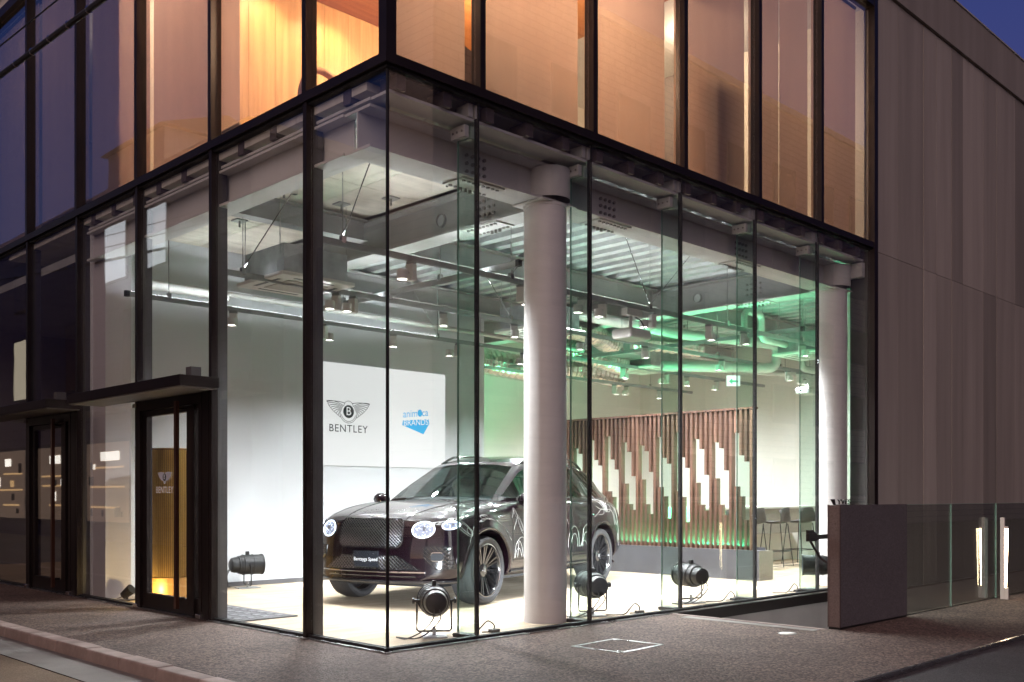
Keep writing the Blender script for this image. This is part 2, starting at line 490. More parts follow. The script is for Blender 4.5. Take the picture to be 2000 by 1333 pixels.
# inspection cover with a bright frame set into the paving
ic = thing('inspection_cover', 'square paved inspection cover with thin steel rim in front of the glass corner', 'cover', (1.48, -1.02, 0), R(3))
b = MB()
for s in (-1, 1):
    b.box(s * 0.27 - 0.011, s * 0.27 + 0.011, -0.245, 0.245, -0.02, 0.005)
    b.box(-0.259, 0.259, s * 0.234 - 0.011, s * 0.234 + 0.011, -0.02, 0.0045)
b.build('rim', M['stainless'], ic)
MB().box(-0.255, 0.255, -0.219, 0.219, -0.02, 0.003).build('paved_lid', M['paving'], ic)
for s in (-1, 1):
    MB().cyl((s * 0.23, s * 0.19, 0.0), (s * 0.23, s * 0.19, 0.007), 0.018, n=12).build('lifting_key_hole', M['stainless'], ic)
sc2 = thing('survey_cap', 'small pale round cap set in the paving beside the dark granite wall', 'cap', (3.05, -1.60, 0))
MB().lathe([(0.0, 0.006), (0.06, 0.006), (0.066, 0.0), (0.066, -0.01)], 24).build('cap_disc', M['white_metal'], sc2, smooth=True)
MB().lathe([(0.066, -0.01), (0.066, 0.003), (0.078, 0.003), (0.078, -0.01)], 24).build('collar', M['stainless'], sc2, smooth=True)
tag(MB().box(3.33, 3.45, -1.69, -0.30, -0.02, 0.004).build('edging_stone', M['gutter'], pavement))
MB().box(WX0 - 0.05, WX0, WY0, WY1, -0.2, 0.003).build('edging_stone', M['kerb'], pavement)

# ------------------------------------------------------------------ sunken stair well
well = thing('stair_well', 'sunken concrete stairway behind the dark granite wall and glass balustrade', 'stairway', (0, 0, 0))
MB().box(WX0 - 0.05, WX1, WY0 - 0.2, WY0 - 0.012, -2.9, -0.012).build('retaining_wall', M['concrete2'], well)
MB().box(WX0, WX1, WY0, WY1, -3.0, -2.8).build('landing', M['concrete2'], well)
for i in range(15):
    MB().box(WX0 + 0.26 * i, WX0 + 0.26 * (i + 1), WY0 - 0.01, WY1 + 0.01, -2.8, -0.17 * (i + 1)).build('step', M['concrete2'], well)

# ------------------------------------------------------------------ the building
bld = thing('showroom_building', 'two-storey glass and concrete showroom building on the street corner', 'building')

def part(name, b, m, parent=None, **k):
    return b.build(name, m, parent or bld, **k)

# floors
part('showroom_floor', MB().box(0.05, 14.0, 0.05, 8.5, -0.25, 0.0), M['floor'])
part('lobby_floor', MB().box(0.05, 14.0, 8.5, 12.4, -0.25, -0.004), M['floor'])
part('upper_floor', MB().box(0.12, 16.0, 0.12, 12.4, 4.425, 4.52), M['concrete2'])
part('roof_slab', MB().box(0.0, 16.3, 0.0, 12.5, 7.72, 7.95), M['concrete2'])
part('foundation_wall', MB().box(WX0 - 0.05, 16.3, -0.03, 0.25, -2.95, -0.12), M['concrete2'])
part('sill_band', MB().box(WX0 - 0.05, 8.02, -0.045, 0.05, -0.118, -0.006), M['bronze'])
# stainless threshold under the glass
part('threshold', MB().box(-0.07, WX0 - 0.05, -0.07, 0.05, -0.05, 0.012), M['stainless'])
part('threshold', MB().box(-0.07, 0.05, 0.05, 12.2, -0.05, 0.011), M['stainless'])
for s in (0.020, -0.022):
    part('glazing_channel', MB().box(-0.03 + s, 7.95, s - 0.008, s + 0.008, 0.012, 0.034) if s < 0 else MB().box(0.03, 7.95, s - 0.008, s + 0.008, 0.012, 0.034), M['silicone'])
    part('glazing_channel', MB().box(s - 0.008, s + 0.008, 0.03 if s > 0 else -0.012, 12.2, 0.0125, 0.0345), M['silicone'])

# interior walls
part('display_wall', MB().box(0.10, 6.4, 5.75, 5.9, 0, 4.42), M['white_wall'])
part('return_wall', MB().box(6.25, 6.4, 5.9, 8.5, 0, 4.42), M['white_wall'])
part('far_wall', MB().box(14.0, 14.2, 0.3, 8.6, 0, 4.42), M['cream_wall'])
part('rear_wall', MB().box(6.4, 14.0, 8.5, 8.62, 0, 4.42), M['cream_wall'])
part('wall_lining', MB().box(8.06, 14.0, 0.302, 0.36, 0, 4.42), M['cream_wall'])
part('skirting', MB().box(0.40, 6.4, 5.738, 5.75, 0, 0.06), M['plinth'])
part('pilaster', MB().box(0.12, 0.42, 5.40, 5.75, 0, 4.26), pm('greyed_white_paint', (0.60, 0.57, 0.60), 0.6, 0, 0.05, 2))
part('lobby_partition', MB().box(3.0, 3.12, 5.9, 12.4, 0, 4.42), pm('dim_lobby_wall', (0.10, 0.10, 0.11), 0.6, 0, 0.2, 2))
part('lobby_ceiling', MB().box(0.12, 3.0, 5.9, 12.4, 4.0, 4.1), M['steel'])
part('outer_wall', MB().box(16.3, 16.5, 0.3, 12.6, -0.3, 8.6), M['concrete2'])
part('outer_wall', MB().box(0.0, 16.3, 12.5, 12.7, -0.3, 8.6), M['concrete2'])

# board-marked concrete flank, panel by panel
part('flank_wall', MB().box(8.06, 16.3, 0.012, 0.30, -0.12, 7.93), M['concrete2'])
seams = [8.055, 8.776, 9.613, 10.059, 10.621, 11.053, 11.885, 12.46, 13.308, 13.9, 14.6, 15.2, 16.3]
for x0, x1 in zip(seams, seams[1:]):
    pr = random.uniform(-0.004, 0.003)
    part('concrete_panel', MB().box(x0 + 0.007, x1 - 0.007, -0.012 + pr, 0.05, -0.10, 4.414), M['concrete'])
    part('concrete_panel', MB().box(x0 + 0.007, x1 - 0.007, -0.012 + pr * 0.7, 0.05, 4.420, 7.90), M['concrete'])
part('parapet', MB().box(8.0, 16.5, -0.05, 0.32, 7.925, 8.60), M['concrete'])
part('parapet', MB().box(-0.05, 8.0, -0.05, 0.32, 7.925, 8.60), M['concrete'])
part('parapet', MB().box(-0.05, 0.27, 0.32, 12.7, 7.93, 8.60), M['concrete'])
part('coping', MB().box(8.0, 16.5, -0.065, 0.34, 8.603, 8.625), M['steel'])

# ------------------------------------------------------------------ glass street fronts
TZ0, TZ1 = 4.426, 4.50
UZ = 7.60
part('transom', MB().box(-0.065, 8.0, -0.065, 0.10, TZ0, TZ1), M['bronze'])
part('transom', MB().box(-0.065, 0.10, 0.10, 12.2, TZ0, TZ1), M['bronze'])
part('head_rail', MB().box(-0.065, 8.0, -0.065, 0.10, UZ, 7.72), M['bronze'])
part('head_rail', MB().box(-0.065, 0.10, 0.10, 12.2, UZ, 7.72), M['bronze'])
part('drip_edge', MB().box(-0.03, 7.95, -0.03, 0.02, TZ0 - 0.022, TZ0 - 0.002), M['silicone'])
part('drip_edge', MB().box(-0.031, 0.02, 0.02, 12.0, TZ0 - 0.0225, TZ0 - 0.002), M['silicone'])
part('corner_post', MB().box(-0.05, 0.045, -0.05, 0.045, TZ1, UZ + 0.1), M['bronze'])
for y in AJ[1:]:
    part('mullion', MB().box(-0.050, 0.015, y - 0.026, y + 0.026, 0.0, TZ0), M['bronze'])
    part('mullion', MB().box(-0.06, 0.05, y - 0.029, y + 0.029, TZ1, UZ), M['bronze'])
    part('inner_mullion', MB().box(0.018, 0.115, y - 0.024, y + 0.024, 0.0, TZ0 - 0.03), M['bronze_in'])
for x in BJ[1:-1]:
    part('mullion', MB().box(x - 0.030, x + 0.030, -0.06, 0.05, TZ1, UZ), M['bronze'])
part('end_mullion', MB().box(7.95, 8.05, -0.07, 0.02, -0.10, UZ + 0.12), M['bronze'])
part('inner_mullion', MB().box(7.93, 8.04, 0.021, 0.26, 0.0, TZ0 - 0.03), M['bronze_in'])

def pane_a(y0, y1, z0, z1, m, x=0.0):
    return part('glass_pane', MB().box(x - 0.006, x + 0.006, y0, y1, z0, z1), m)
def pane_b(x0, x1, z0, z1, m, y=0.0):
    return part('glass_pane', MB().box(x0, x1, y - 0.006, y + 0.006, z0, z1), m)
for i in range(len(AJ) - 1):
    y0, y1 = AJ[i] + (0.027 if i else 0.004), AJ[i + 1] - 0.027
    door_bay = i in (2, 4)
    pane_a(y0, y1, 2.28 if door_bay else 0.03, TZ0 - 0.004, M['glass'])
    pane_a(y0, y1, TZ1 + 0.003, UZ - 0.003, M['glass_up'])
for i in range(len(BJ) - 1):
    x0, x1 = BJ[i] + (0.006 if i else 0.008), BJ[i + 1] - 0.006
    pane_b(x0, x1 if i < 5 else 7.945, 0.03, TZ0 - 0.004, M['glass'])
    pane_b(BJ[i] + (0.036 if i else 0.047), BJ[i + 1] - 0.036, TZ1 + 0.003, UZ - 0.003, M['glass_up'])
part('silicone_joint', MB().box(-0.011, 0.007, -0.011, -0.0065, 0.03, TZ0).box(-0.011, -0.0065, -0.0065, 0.008, 0.03, TZ0), M['silicone'])
for x in BJ[1:-1]:
    part('silicone_joint', MB().box(x - 0.0055, x + 0.0055, -0.0075, 0.0075, 0.03, TZ0), M['silicone'])
    fin = part('glass_fin', MB().box(x - 0.0095, x + 0.0095, 0.036, 0.245, 0.03, 4.27), M['fin'])
    part('fin_edge', MB().box(x - 0.0095, x + 0.0095, 0.2453, 0.2492, 0.03, 4.27), M['fin_edge'], fin)
    part('fin_joint', MB().box(x - 0.0105, x + 0.0105, 0.008, 0.0357, 0.03, 4.27), M['silicone'], fin)
    for z0, z1, ya, yb in ((4.14, 4.24, 0.10, 0.27), (4.29, 4.40, 0.05, 0.20)):
        br = part('fin_bracket', MB().box(x - 0.062, x - 0.012, ya, yb, z0, z1).box(x + 0.012, x + 0.062, ya, yb, z0, z1), M['steel_lt'], fin, bevel=0.004)
    bo = MB()
    for yy in (0.13, 0.19, 0.24): bo.cyl((x - 0.068, yy, 4.19), (x + 0.068, yy, 4.19), 0.010, n=8)
    part('bolt_set', bo, M['bolt'], fin); 
    part('fin_shoe', MB().box(x - 0.05, x + 0.05, 0.06, 0.26, 0.0, 0.035), M['black'], fin, bevel=0.004)
part('fin_bracket', MB().box(7.84, 7.92, 0.05, 0.25, 4.05, 4.24), M['steel_lt'], bevel=0.004)

# ------------------------------------------------------------------ structural steel
def ibeam(name, axis, a0, a1, c0, c1, z0, z1, tf=0.022, tw=0.016):
    b = MB(); c = (c0 + c1) / 2
    def bx(p0, p1, q0, q1, za, zb):
        b.box(p0, p1, q0, q1, za, zb) if axis == 'x' else b.box(q0, q1, p0, p1, za, zb)
    bx(a0, a1, c0, c1, z0, z0 + tf)
    bx(a0, a1, c - tw / 2, c + tw / 2, z0 + tf, z1 - tf)
    bx(a0, a1, c0, c1, z1 - tf, z1)
    return part(name, b, M['steel_lt'] if name == 'edge_beam' else M['steel'])

eb = ibeam('edge_beam', 'x', 0.05, 7.95, 0.285, 0.615, 3.90, 4.235)
ea = ibeam('edge_beam', 'y', 0.615, 5.7, 0.03, 0.26, 3.90, 4.235)
part('edge_plate', MB().box(0.06, 7.9, 0.062, 0.284, 4.262, 4.285), M['steel_lt'])
part('edge_plate', MB().box(0.05, 0.26, 0.286, 5.7, 4.2623, 4.2853), M['steel_lt'])
for x in [0.10 + 0.47 * i for i in range(17)]:
    part('cladding_bracket', MB().box(x, x + 0.09, 0.02, 0.22, 4.288, 4.402), pm('brown_primer', (0.11, 0.085, 0.08), 0.6) if x < 0.2 else bpy.data.materials['brown_primer'])
for y in [0.5 + 0.55 * i for i in range(10)]:
    part('cladding_bracket', MB().box(0.02, 0.20, y, y + 0.10, 4.2885, 4.4025), bpy.data.materials['brown_primer'])
g1 = ibeam('girder', 'y', 0.62, 8.45, 2.18, 2.46, 3.90, 4.30)
g2 = ibeam('girder', 'y', 0.62, 8.45, 7.60, 7.88, 3.90, 4.30)
b1 = ibeam('cross_beam', 'x', 0.27, 2.17, 3.17, 3.33, 4.06, 4.30, 0.014, 0.010)
b2 = ibeam('cross_beam', 'x', 2.47, 7.59, 3.17, 3.37, 4.02, 4.30, 0.014, 0.010)
b3 = ibeam('cross_beam', 'x', 2.47, 7.59, 5.35, 5.55, 4.02, 4.30, 0.014, 0.010)
b4 = ibeam('cross_beam', 'x', 7.89, 13.9, 3.17, 3.37, 4.02, 4.30, 0.014, 0.010)
b5 = ibeam('cross_beam', 'x', 7.89, 13.9, 5.85, 6.05, 4.02, 4.30, 0.014, 0.010)

def splice(parent, axis, a, c, z, ln=0.5, wd=0.26):
    b = MB(); bo = MB()
    def P3(p, q, zz): return (p, q, zz) if axis == 'x' else (q, p, zz)
    x0, y0, _ = P3(a - ln / 2, c - wd / 2, 0); x1, y1, _ = P3(a + ln / 2, c + wd / 2, 0)
    b.box(x0, x1, y0, y1, z - 0.014, z - 0.001)
    part('splice_plate', b, M['steel_lt'], parent)
    for i in range(8):
        for s in (-1, 1):
            p = P3(a - ln / 2 + 0.05 + i * (ln - 0.1) / 7, c + s * wd * 0.33, 0)
            h = 0.032 if 2 <= i <= 4 and s > 0 else 0.012
            bo.cyl((p[0], p[1], z - 0.0145), (p[0], p[1], z - 0.0145 - h), 0.017, n=6)
    tag(part('bolts', bo, M['bolt'], parent), kind='stuff')
for x in (1.30, 3.10, 5.55): splice(eb, 'x', x, 0.45, 3.90)
splice(g1, 'y', 1.35, 2.32, 3.90); splice(g2, 'y', 1.6, 7.74, 3.90)
def webbolts(parent, axis, a, c, z, side):
    bo = MB()
    for i in range(4):
        for j in range(3):
            p = a + (i - 1.5) * 0.07
            zz = z + (j - 1) * 0.07
            if axis == 'x': bo.cyl((p, c, zz), (p, c + side * 0.022, zz), 0.016, n=6)
            else: bo.cyl((c, p, zz), (c + side * 0.022, p, zz), 0.016, n=6)
    tag(part('bolts', bo, M['bolt'], parent), kind='stuff')
for x in (1.30, 3.10, 5.55): webbolts(eb, 'x', x, 0.441, 4.07, -1)
webbolts(g1, 'y', 1.35, 2.311, 4.10, -1); webbolts(g2, 'y', 1.6, 7.731, 4.10, -1)
# round service sleeves through the girders
for g, gx, gy in ((g1, 2.312, 2.05), (g2, 7.732, 2.55)):
    Mx = Matrix.Translation((gx, gy, 4.10)) @ Matrix.Rotation(R(90), 4, 'Y')
    part('sleeve', MB().lathe([(0.062, -0.03), (0.075, -0.03), (0.075, 0.0), (0.062, 0.0)], 24, Mx, closed=True), M['steel'], g, smooth=True)
    part('sleeve_opening', MB().lathe([(0.0, -0.012), (0.0615, -0.012), (0.0615, -0.011)], 24, Mx), M['deck'], g)

# ceiling: mineral boards in the corner bay, corrugated deck beyond the first girder
for i in range(3):
    for j in range(8):
        x0 = 0.03 + i * 0.72; x1 = x0 + 0.712
        y0 = 0.30 + j * 1.0; y1 = y0 + 0.992
        part('ceiling_board', MB().box(x0, min(x1, 2.2), y0, y1, 4.335, 4.40), M['ply'])
def deck(name, x0, x1, y0, y1, z, pitch=0.30):
    prof = []
    x = x0
    while x < x1:
        prof += [(x, z), (x + pitch * 0.42, z), (x + pitch * 0.5, z + 0.072), (x + pitch * 0.92, z + 0.072)]
        x += pitch
    prof.append((x, z))
    # fine stiffener groove along each trough
    vv = []; ff = []
    for px, pz in prof: vv += [(px, y0, pz), (px, y1, pz)]
    for i in range(len(prof) - 1): ff.append((2 * i, 2 * i + 2, 2 * i + 3, 2 * i + 1))
    return part(name, MB().add(vv, ff), M['deck'])
deck('corrugated_deck', 2.32, 14.0, 0.30, 8.5, 4.318)
for yy in (1.4, 2.6): 
    pass
for gx, gy in [(0.6, 2.95), (0.95, 2.96), (1.3, 2.95), (1.65, 2.94), (1.9, 2.4), (1.9, 1.5), (0.7, 4.2), (1.2, 4.3)]:
    c = part('anchor_plate', MB().box(gx - 0.07, gx + 0.07, gy - 0.07, gy + 0.07, 4.318, 4.332), M['steel'])
    part('anchor_bolt', MB().cyl((gx, gy, 4.318), (gx, gy, 4.25), 0.012, n=8), M['bolt'], c)

# columns
for cx_, cy_ in ((2.18, 0.42), (7.72, 0.42)):
    col = part('column', MB().lathe([(0.200, 0.0), (0.200, 3.86), (0.208, 3.862), (0.208, 3.885)], 48, Matrix.Translation((cx_, cy_, 0))), M['column'], smooth=True)
    part('cap_plate', MB().box(cx_ - 0.24, cx_ + 0.24, cy_ - 0.19, cy_ + 0.20, 3.886, 3.899), M['steel_lt'], col)
    part('column_collar', MB().lathe([(0.19, 3.93), (0.19, 4.21)], 48, Matrix.Translation((cx_, cy_ - 0.06, 0))), M['steel_lt'], col, smooth=True)

# ------------------------------------------------------------------ entrance canopies and doors
def canopy(y0, y1):
    c = part('canopy', MB().box(-0.46, -0.071, y0, y1, 2.17, 2.268), M['bronze'], bevel=0.003)
    part('canopy_soffit', MB().box(-0.445, -0.08, y0 + 0.015, y1 - 0.015, 2.160, 2.1695), pm('canopy_soffit_paint', (0.22, 0.21, 0.20), 0.6) if 'canopy_soffit_paint' not in bpy.data.materials else bpy.data.materials['canopy_soffit_paint'], c)
    part('canopy_stub', MB().box(-0.30, -0.20, y0 + 0.10, y0 + 0.20, 2.27, 2.36), M['bronze_in'], c)
def door(y0, y1):
    d = part('door', MB().box(-0.055, 0.055, y0, y0 + 0.055, 0.012, 2.158).box(-0.055, 0.055, y1 - 0.06, y1, 0.012, 2.158)
             .box(-0.055, 0.055, y0 + 0.055, y1 - 0.06, 2.06, 2.158).box(-0.05, 0.05, y0 + 0.155, y0 + 0.20, 0.02, 2.06), M['bronze'])
    s0, s1 = y0 + 0.055, y0 + 0.155
    part('side_light_rail', MB().box(-0.03, 0.03, s0 - 0.003, s1 + 0.003, 0.02, 0.19).box(-0.03, 0.03, s0 - 0.003, s1 + 0.003, 2.02, 2.06), M['bronze'], d)
    part('side_light', MB().box(-0.006, 0.006, s0, s1, 0.19, 2.02), M['glass'], d)
    l0, l1 = y0 + 0.205, y1 - 0.065
    b = MB().box(-0.028, 0.028, l0, l0 + 0.14, 0.02, 2.055).box(-0.028, 0.028, l1 - 0.10, l1, 0.02, 2.055)
    b.box(-0.028, 0.028, l0 + 0.14, l1 - 0.10, 0.02, 0.172).box(-0.028, 0.028, l0 + 0.14, l1 - 0.10, 2.0, 2.055)
    part('door_leaf', b, M['bronze'], d)
    part('door_glass', MB().box(-0.006, 0.006, l0 + 0.14, l1 - 0.10, 0.172, 2.0), M['glass'], d)
    hy = l0 + 0.19
    part('door_handle', MB().box(-0.125, -0.09, hy - 0.022, hy + 0.022, 0.08, 2.10), pm('reddish_bronze_handle', (0.14, 0.065, 0.045), 0.3, 0.7, 0.15, 3) if 'reddish_bronze_handle' not in bpy.data.materials else bpy.data.materials['reddish_bronze_handle'], d)
    for z in (0.18, 2.03): part('handle_stand_off', MB().cyl((-0.09, hy, z), (-0.028, hy, z), 0.012, n=10), M['bronze'], d)
    for yy in (y1 + 0.005, y0 + 0.02):
        part('floor_hinge', MB().box(-0.085, -0.03, yy - 0.045, yy + 0.045, 0.012, 0.055), M['chrome'], d, bevel=0.004)
    part('top_hinge', MB().box(-0.08, -0.056, y1 - 0.02, y1 + 0.06, 2.10, 2.14), M['chrome'], d)
    return d
canopy(2.42, 5.02); canopy(5.62, 8.25)
d1 = door(2.80, 4.18); d2 = door(5.98, 7.37)
part('jamb', MB().box(-0.05, 0.05, 2.67, 2.80, 0.012, 2.16), M['bronze'])
part('jamb', MB().box(-0.05, 0.05, 5.845, 5.98, 0.012, 2.16), M['bronze'])
part('door_header', MB().box(-0.05, 0.05, 2.67, 4.185, 2.165, 2.278), M['bronze'])
part('door_header', MB().box(-0.05, 0.05, 5.845, 7.375, 2.165, 2.278), M['bronze'])
# winged emblem and lettering on the door glass
def emblem(parent, fn, W, m_line, m_disc, m_b, filled=False):
    # fn(a, b, d): a across, b up, d off the surface; W = full wing span
    s = W / 2
    b = MB()
    if filled:
        for sg in (-1, 1):
            poly = [(sg * 0.10 * s, 0.30 * s), (sg * 0.55 * s, 0.34 * s), (sg * 1.0 * s, 0.30 * s), (sg * 0.82 * s, 0.0), (sg * 0.5 * s, -0.22 * s), (sg * 0.16 * s, -0.28 * s)]
            b.prism(poly, fn, 0.0, 0.002)
        b.prism([(0.16 * s * math.cos(t * math.pi / 8), -0.28 * s + 0.20 * s * math.sin(t * math.pi / 8)) for t in range(8, 17)], fn, 0.0, 0.0025)
        part('wings', b, m_line, parent)
    else:
        for sg in (-1, 1):
            for i in range(9):
                t = i / 8
                # feather strokes sweep from the wing root out to a stepped tip line
                x0 = sg * (0.24 + 0.02 * i) * s; y0 = (0.20 - 0.34 * t) * s
                x1 = sg * (1.0 - 0.62 * t ** 1.25) * s; y1 = (0.34 - 0.58 * t ** 0.9) * s
                pts = []
                for k in range(7):
                    u = k / 6
                    pts.append(fn(x0 + (x1 - x0) * u, y0 + (y1 - y0) * u + 0.07 * s * math.sin(math.pi * u), 0.002))
                b.tube(pts, 0.011 * s, 4)
            b.tube([fn(sg * (0.16 + 0.84 * u) * s, (0.30 + 0.05 * math.sin(3 * u)) * s, 0.002) for u in [k / 8 for k in range(9)]], 0.012 * s, 4)
            b.tube([fn(sg * q[0] * s, q[1] * s, 0.002) for q in ((1.0, 0.34), (0.9, 0.16), (0.72, -0.02), (0.5, -0.17), (0.38, -0.26))], 0.009 * s, 4)
        for rr in (0.34, 0.40):
            b.tube([fn(rr * s * math.cos(t), -0.06 * s + rr * s * math.sin(t), 0.002) for t in [math.pi * (1.08 + 0.84 * k / 14) for k in range(15)]], 0.009 * s, 4)
        b.tube([fn(0.22 * s * math.cos(t), 0.17 * s + 0.22 * s * math.sin(t), 0.002) for t in [math.pi * k / 10 for k in range(11)]], 0.009 * s, 4)
        part('wings', b, m_line, parent)
    n = 28
    part('roundel', MB().prism([(0.25 * s * math.cos(2 * math.pi * k / n), -0.02 * s + 0.25 * s * math.sin(2 * math.pi * k / n)) for k in range(n)], fn, 0.0026, 0.004), m_disc, parent)
    letter(parent, 'B', 0.46 * s, (0, -0.02 * s), fn, m_b, 0.0052, 'emblem_letter')

def letter(parent, s, size, at, fn, m, d, name='lettering', align='CENTER', wide=1.0, space=1.0, shear=0.0):
    me = text_mesh(s, size, 0, name, align, space)
    for v in me.vertices:
        a, b_ = v.co.x * wide + at[0], v.co.y + at[1]
        v.co = Vector(fn(a, b_ + shear * v.co.x, d))
    return obj(name, me, m, parent)

def fn_door(a, b, d): return (-0.0065 - d, 3.655 - a, 1.37 + b)
emblem(d1, fn_door, 0.30, pm('silver_decal', (0.62, 0.64, 0.72), 0.35, 0.2), M['ink'], pm('white_decal', (0.9, 0.9, 0.92), 0.4), filled=True)
letter(d1, 'BENTLEY', 0.095, (0, -0.135), fn_door, bpy.data.materials['white_decal'], 0.003, 'door_lettering')
# ------------------------------------------------------------------ projected picture on the display wall
def fn_wall(cx_, cz_):
    return lambda a, b, d: (cx_ + a, 5.7495 - d, cz_ + b)
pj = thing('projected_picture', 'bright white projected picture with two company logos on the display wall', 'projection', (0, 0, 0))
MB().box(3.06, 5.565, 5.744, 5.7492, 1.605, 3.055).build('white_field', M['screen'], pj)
fw0 = fn_wall(3.742, 2.385)
fw = lambda a, b, d: fw0(a, b, d + 0.006)
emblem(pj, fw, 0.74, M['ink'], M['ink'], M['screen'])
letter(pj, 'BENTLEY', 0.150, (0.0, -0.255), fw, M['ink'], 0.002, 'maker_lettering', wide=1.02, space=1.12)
f20 = fn_wall(4.98, 2.36)
f2 = lambda a, b, d: f20(a, b, d + 0.006)
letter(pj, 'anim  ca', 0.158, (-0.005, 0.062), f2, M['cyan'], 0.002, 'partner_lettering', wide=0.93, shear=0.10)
sp = []
for k in range(26):
    rr = 0.060 if k % 2 == 0 else 0.049
    sp.append((0.076 + rr * 0.85 * math.cos(2 * math.pi * k / 26), 0.072 + rr * math.sin(2 * math.pi * k / 26)))
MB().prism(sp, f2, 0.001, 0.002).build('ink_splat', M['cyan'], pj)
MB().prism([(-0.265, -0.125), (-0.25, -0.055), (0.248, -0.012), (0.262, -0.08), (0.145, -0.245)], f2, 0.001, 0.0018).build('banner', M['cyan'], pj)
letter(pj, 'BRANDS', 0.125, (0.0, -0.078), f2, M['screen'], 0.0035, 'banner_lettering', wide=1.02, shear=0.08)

# ------------------------------------------------------------------ lighting tracks
WARM = (1.0, 0.90, 0.76); NEUT = (0.97, 0.985, 1.0); COOL = (0.88, 0.94, 1.0)
RZ = 3.45
M['added_uplight'] = emis('added_ceiling_uplight', (0.93, 0.98, 1.0), 95)  # glow for uplight strips added to brighten the ceiling
def track(label, p0, p1, rods, added_led=0):
    p0, p1 = Vector(p0), Vector(p1)
    t = thing('lighting_track', label, 'track', p0, 0, 'suspended lighting tracks')
    d = p1 - p0; along = d.normalized(); side = Vector((-along.y, along.x, 0))
    b = MB()
    def seg(s0, s1, w0, w1, z0, z1):
        q = [Vector((0, 0, 0)) + along * s + side * w for s, w in ((s0, w0), (s1, w0), (s1, w1), (s0, w1))]
        b.hexa([(p.x, p.y, z0) for p in q], [(p.x, p.y, z1) for p in q])
    L_ = d.length
    seg(0, L_, -0.020, 0.020, 0.014, 0.040); seg(0, L_, -0.020, -0.012, -0.014, 0.014); seg(0, L_, 0.012, 0.020, -0.014, 0.014)
    b.build('rail', M['track'], t)
    MB().box(-0.024, 0.024, -0.024, 0.024, -0.02, 0.045).build('end_cap', M['black'], t)
    if added_led:
        MB().box(0.05, added_led, -0.009, 0.009, 0.0402, 0.0425).build('led_strip', M['added_uplight'], t)  # added strip on the rail top, throws light up at the ceiling
    for s, brace in rods:
        q = along * s
        r_ = MB().cyl((q.x, q.y, 0.04), (q.x, q.y, 0.86), 0.0055, n=6).build('hanger_rod', M['chrome'], t)
        MB().box(q.x - 0.022, q.x + 0.022, q.y - 0.022, q.y + 0.022, 0.02, 0.085).build('clamp', M['chrome'], r_)
        if brace:
            for br_ in brace:
                MB().cyl((q.x, q.y, 0.07), (q.x + br_[0], q.y + br_[1], 0.86), 0.0055, n=6).build('brace_rod', M['chrome'], t)
                e = Vector((q.x + br_[0], q.y + br_[1], 0.86))
                MB().box(e.x - 0.025, e.x + 0.025, e.y - 0.025, e.y + 0.025, 0.80, 0.87).build('clamp', M['chrome'], t)
    return t
TR = {}
TR[1] = track('grey lighting track nearest the street glass, running behind the round columns', (0.30, 1.50, RZ), (9.35, 1.50, RZ), [(0.35, [(0.0, -0.55), ]), (2.5, [(0.55, -0.3)]), (4.9, [(-0.8, -0.2), (0.6, -0.3)]), (6.6, None), (8.6, [(0.6, 0.3)])], added_led=7.2)
TR[2] = track('second grey lighting track from the street glass, over the car', (0.36, 3.28, RZ), (12.8, 3.28, RZ), [(0.3, [(0.3, -0.5)]), (2.2, None), (4.2, [(-0.5, 0.2)]), (6.5, None), (9.0, [(0.4, 0.3)]), (11, None)], added_led=7.2)
TR[3] = track('third grey lighting track, close to the white display wall', (0.22, 5.06, RZ), (13.75, 5.06, RZ), [(0.5, [(-0.25, -0.5)]), (2.6, [(-0.45, 0.1)]), (4.6, [(-0.3, 0.3)]), (7.5, None), (10, [(0.3, -0.3)]), (12.5, None)], added_led=4.6)
TR[4] = track('rearmost grey lighting track deep in the showroom', (6.7, 6.90, RZ), (13.8, 6.90, RZ), [(1.0, None), (3.5, None), (5.6, None)])
track('short grey cross track ending beside the front round column', (2.45, 1.04, RZ + 0.045), (2.45, 4.70, RZ + 0.045), [(1.2, None), (3.0, None)])
track('long grey cross track over the slatted screen tinted green', (8.05, 1.02, RZ + 0.045), (8.05, 6.85, RZ + 0.045), [(1.4, None), (3.2, None), (4.9, None)])

# ------------------------------------------------------------------ track spotlights
SPOT_E = 560.0
def make_spot():
    t = thing('track_spotlight', 'x', 'spotlight', (0, 0, 0))
    MB().box(-0.016, 0.016, -0.05, 0.05, -0.030, 0.0).build('adapter', M['track'], t)
    MB().box(-0.032, 0.032, -0.045, 0.045, -0.190, -0.030).build('driver_box', M['white_metal'], t, bevel=0.004)
    MB().cyl((0.032, 0, -0.12), (0.075, 0, -0.12), 0.012, n=10).build('pivot', M['white_metal'], t)
    h = MB().lathe([(0.0, -0.105), (0.052, -0.105), (0.056, -0.11), (0.056, -0.195), (0.050, -0.197), (0.047, -0.185)], 24, Matrix.Translation((0.125, 0, 0))).build('lamp_head', M['white_metal'], t, smooth=True)
    MB().lathe([(0.0, -0.188), (0.046, -0.188)], 20, Matrix.Translation((0.125, 0, 0))).build('lens', M['lens'], h)
    return t
spot0 = make_spot()
SP = bpy.data.lights.new('spot_beam', 'SPOT')
SP.energy = SPOT_E; SP.spot_size = R(155); SP.spot_blend = 1.0; SP.shadow_soft_size = 0.05; SP.color = NEUT
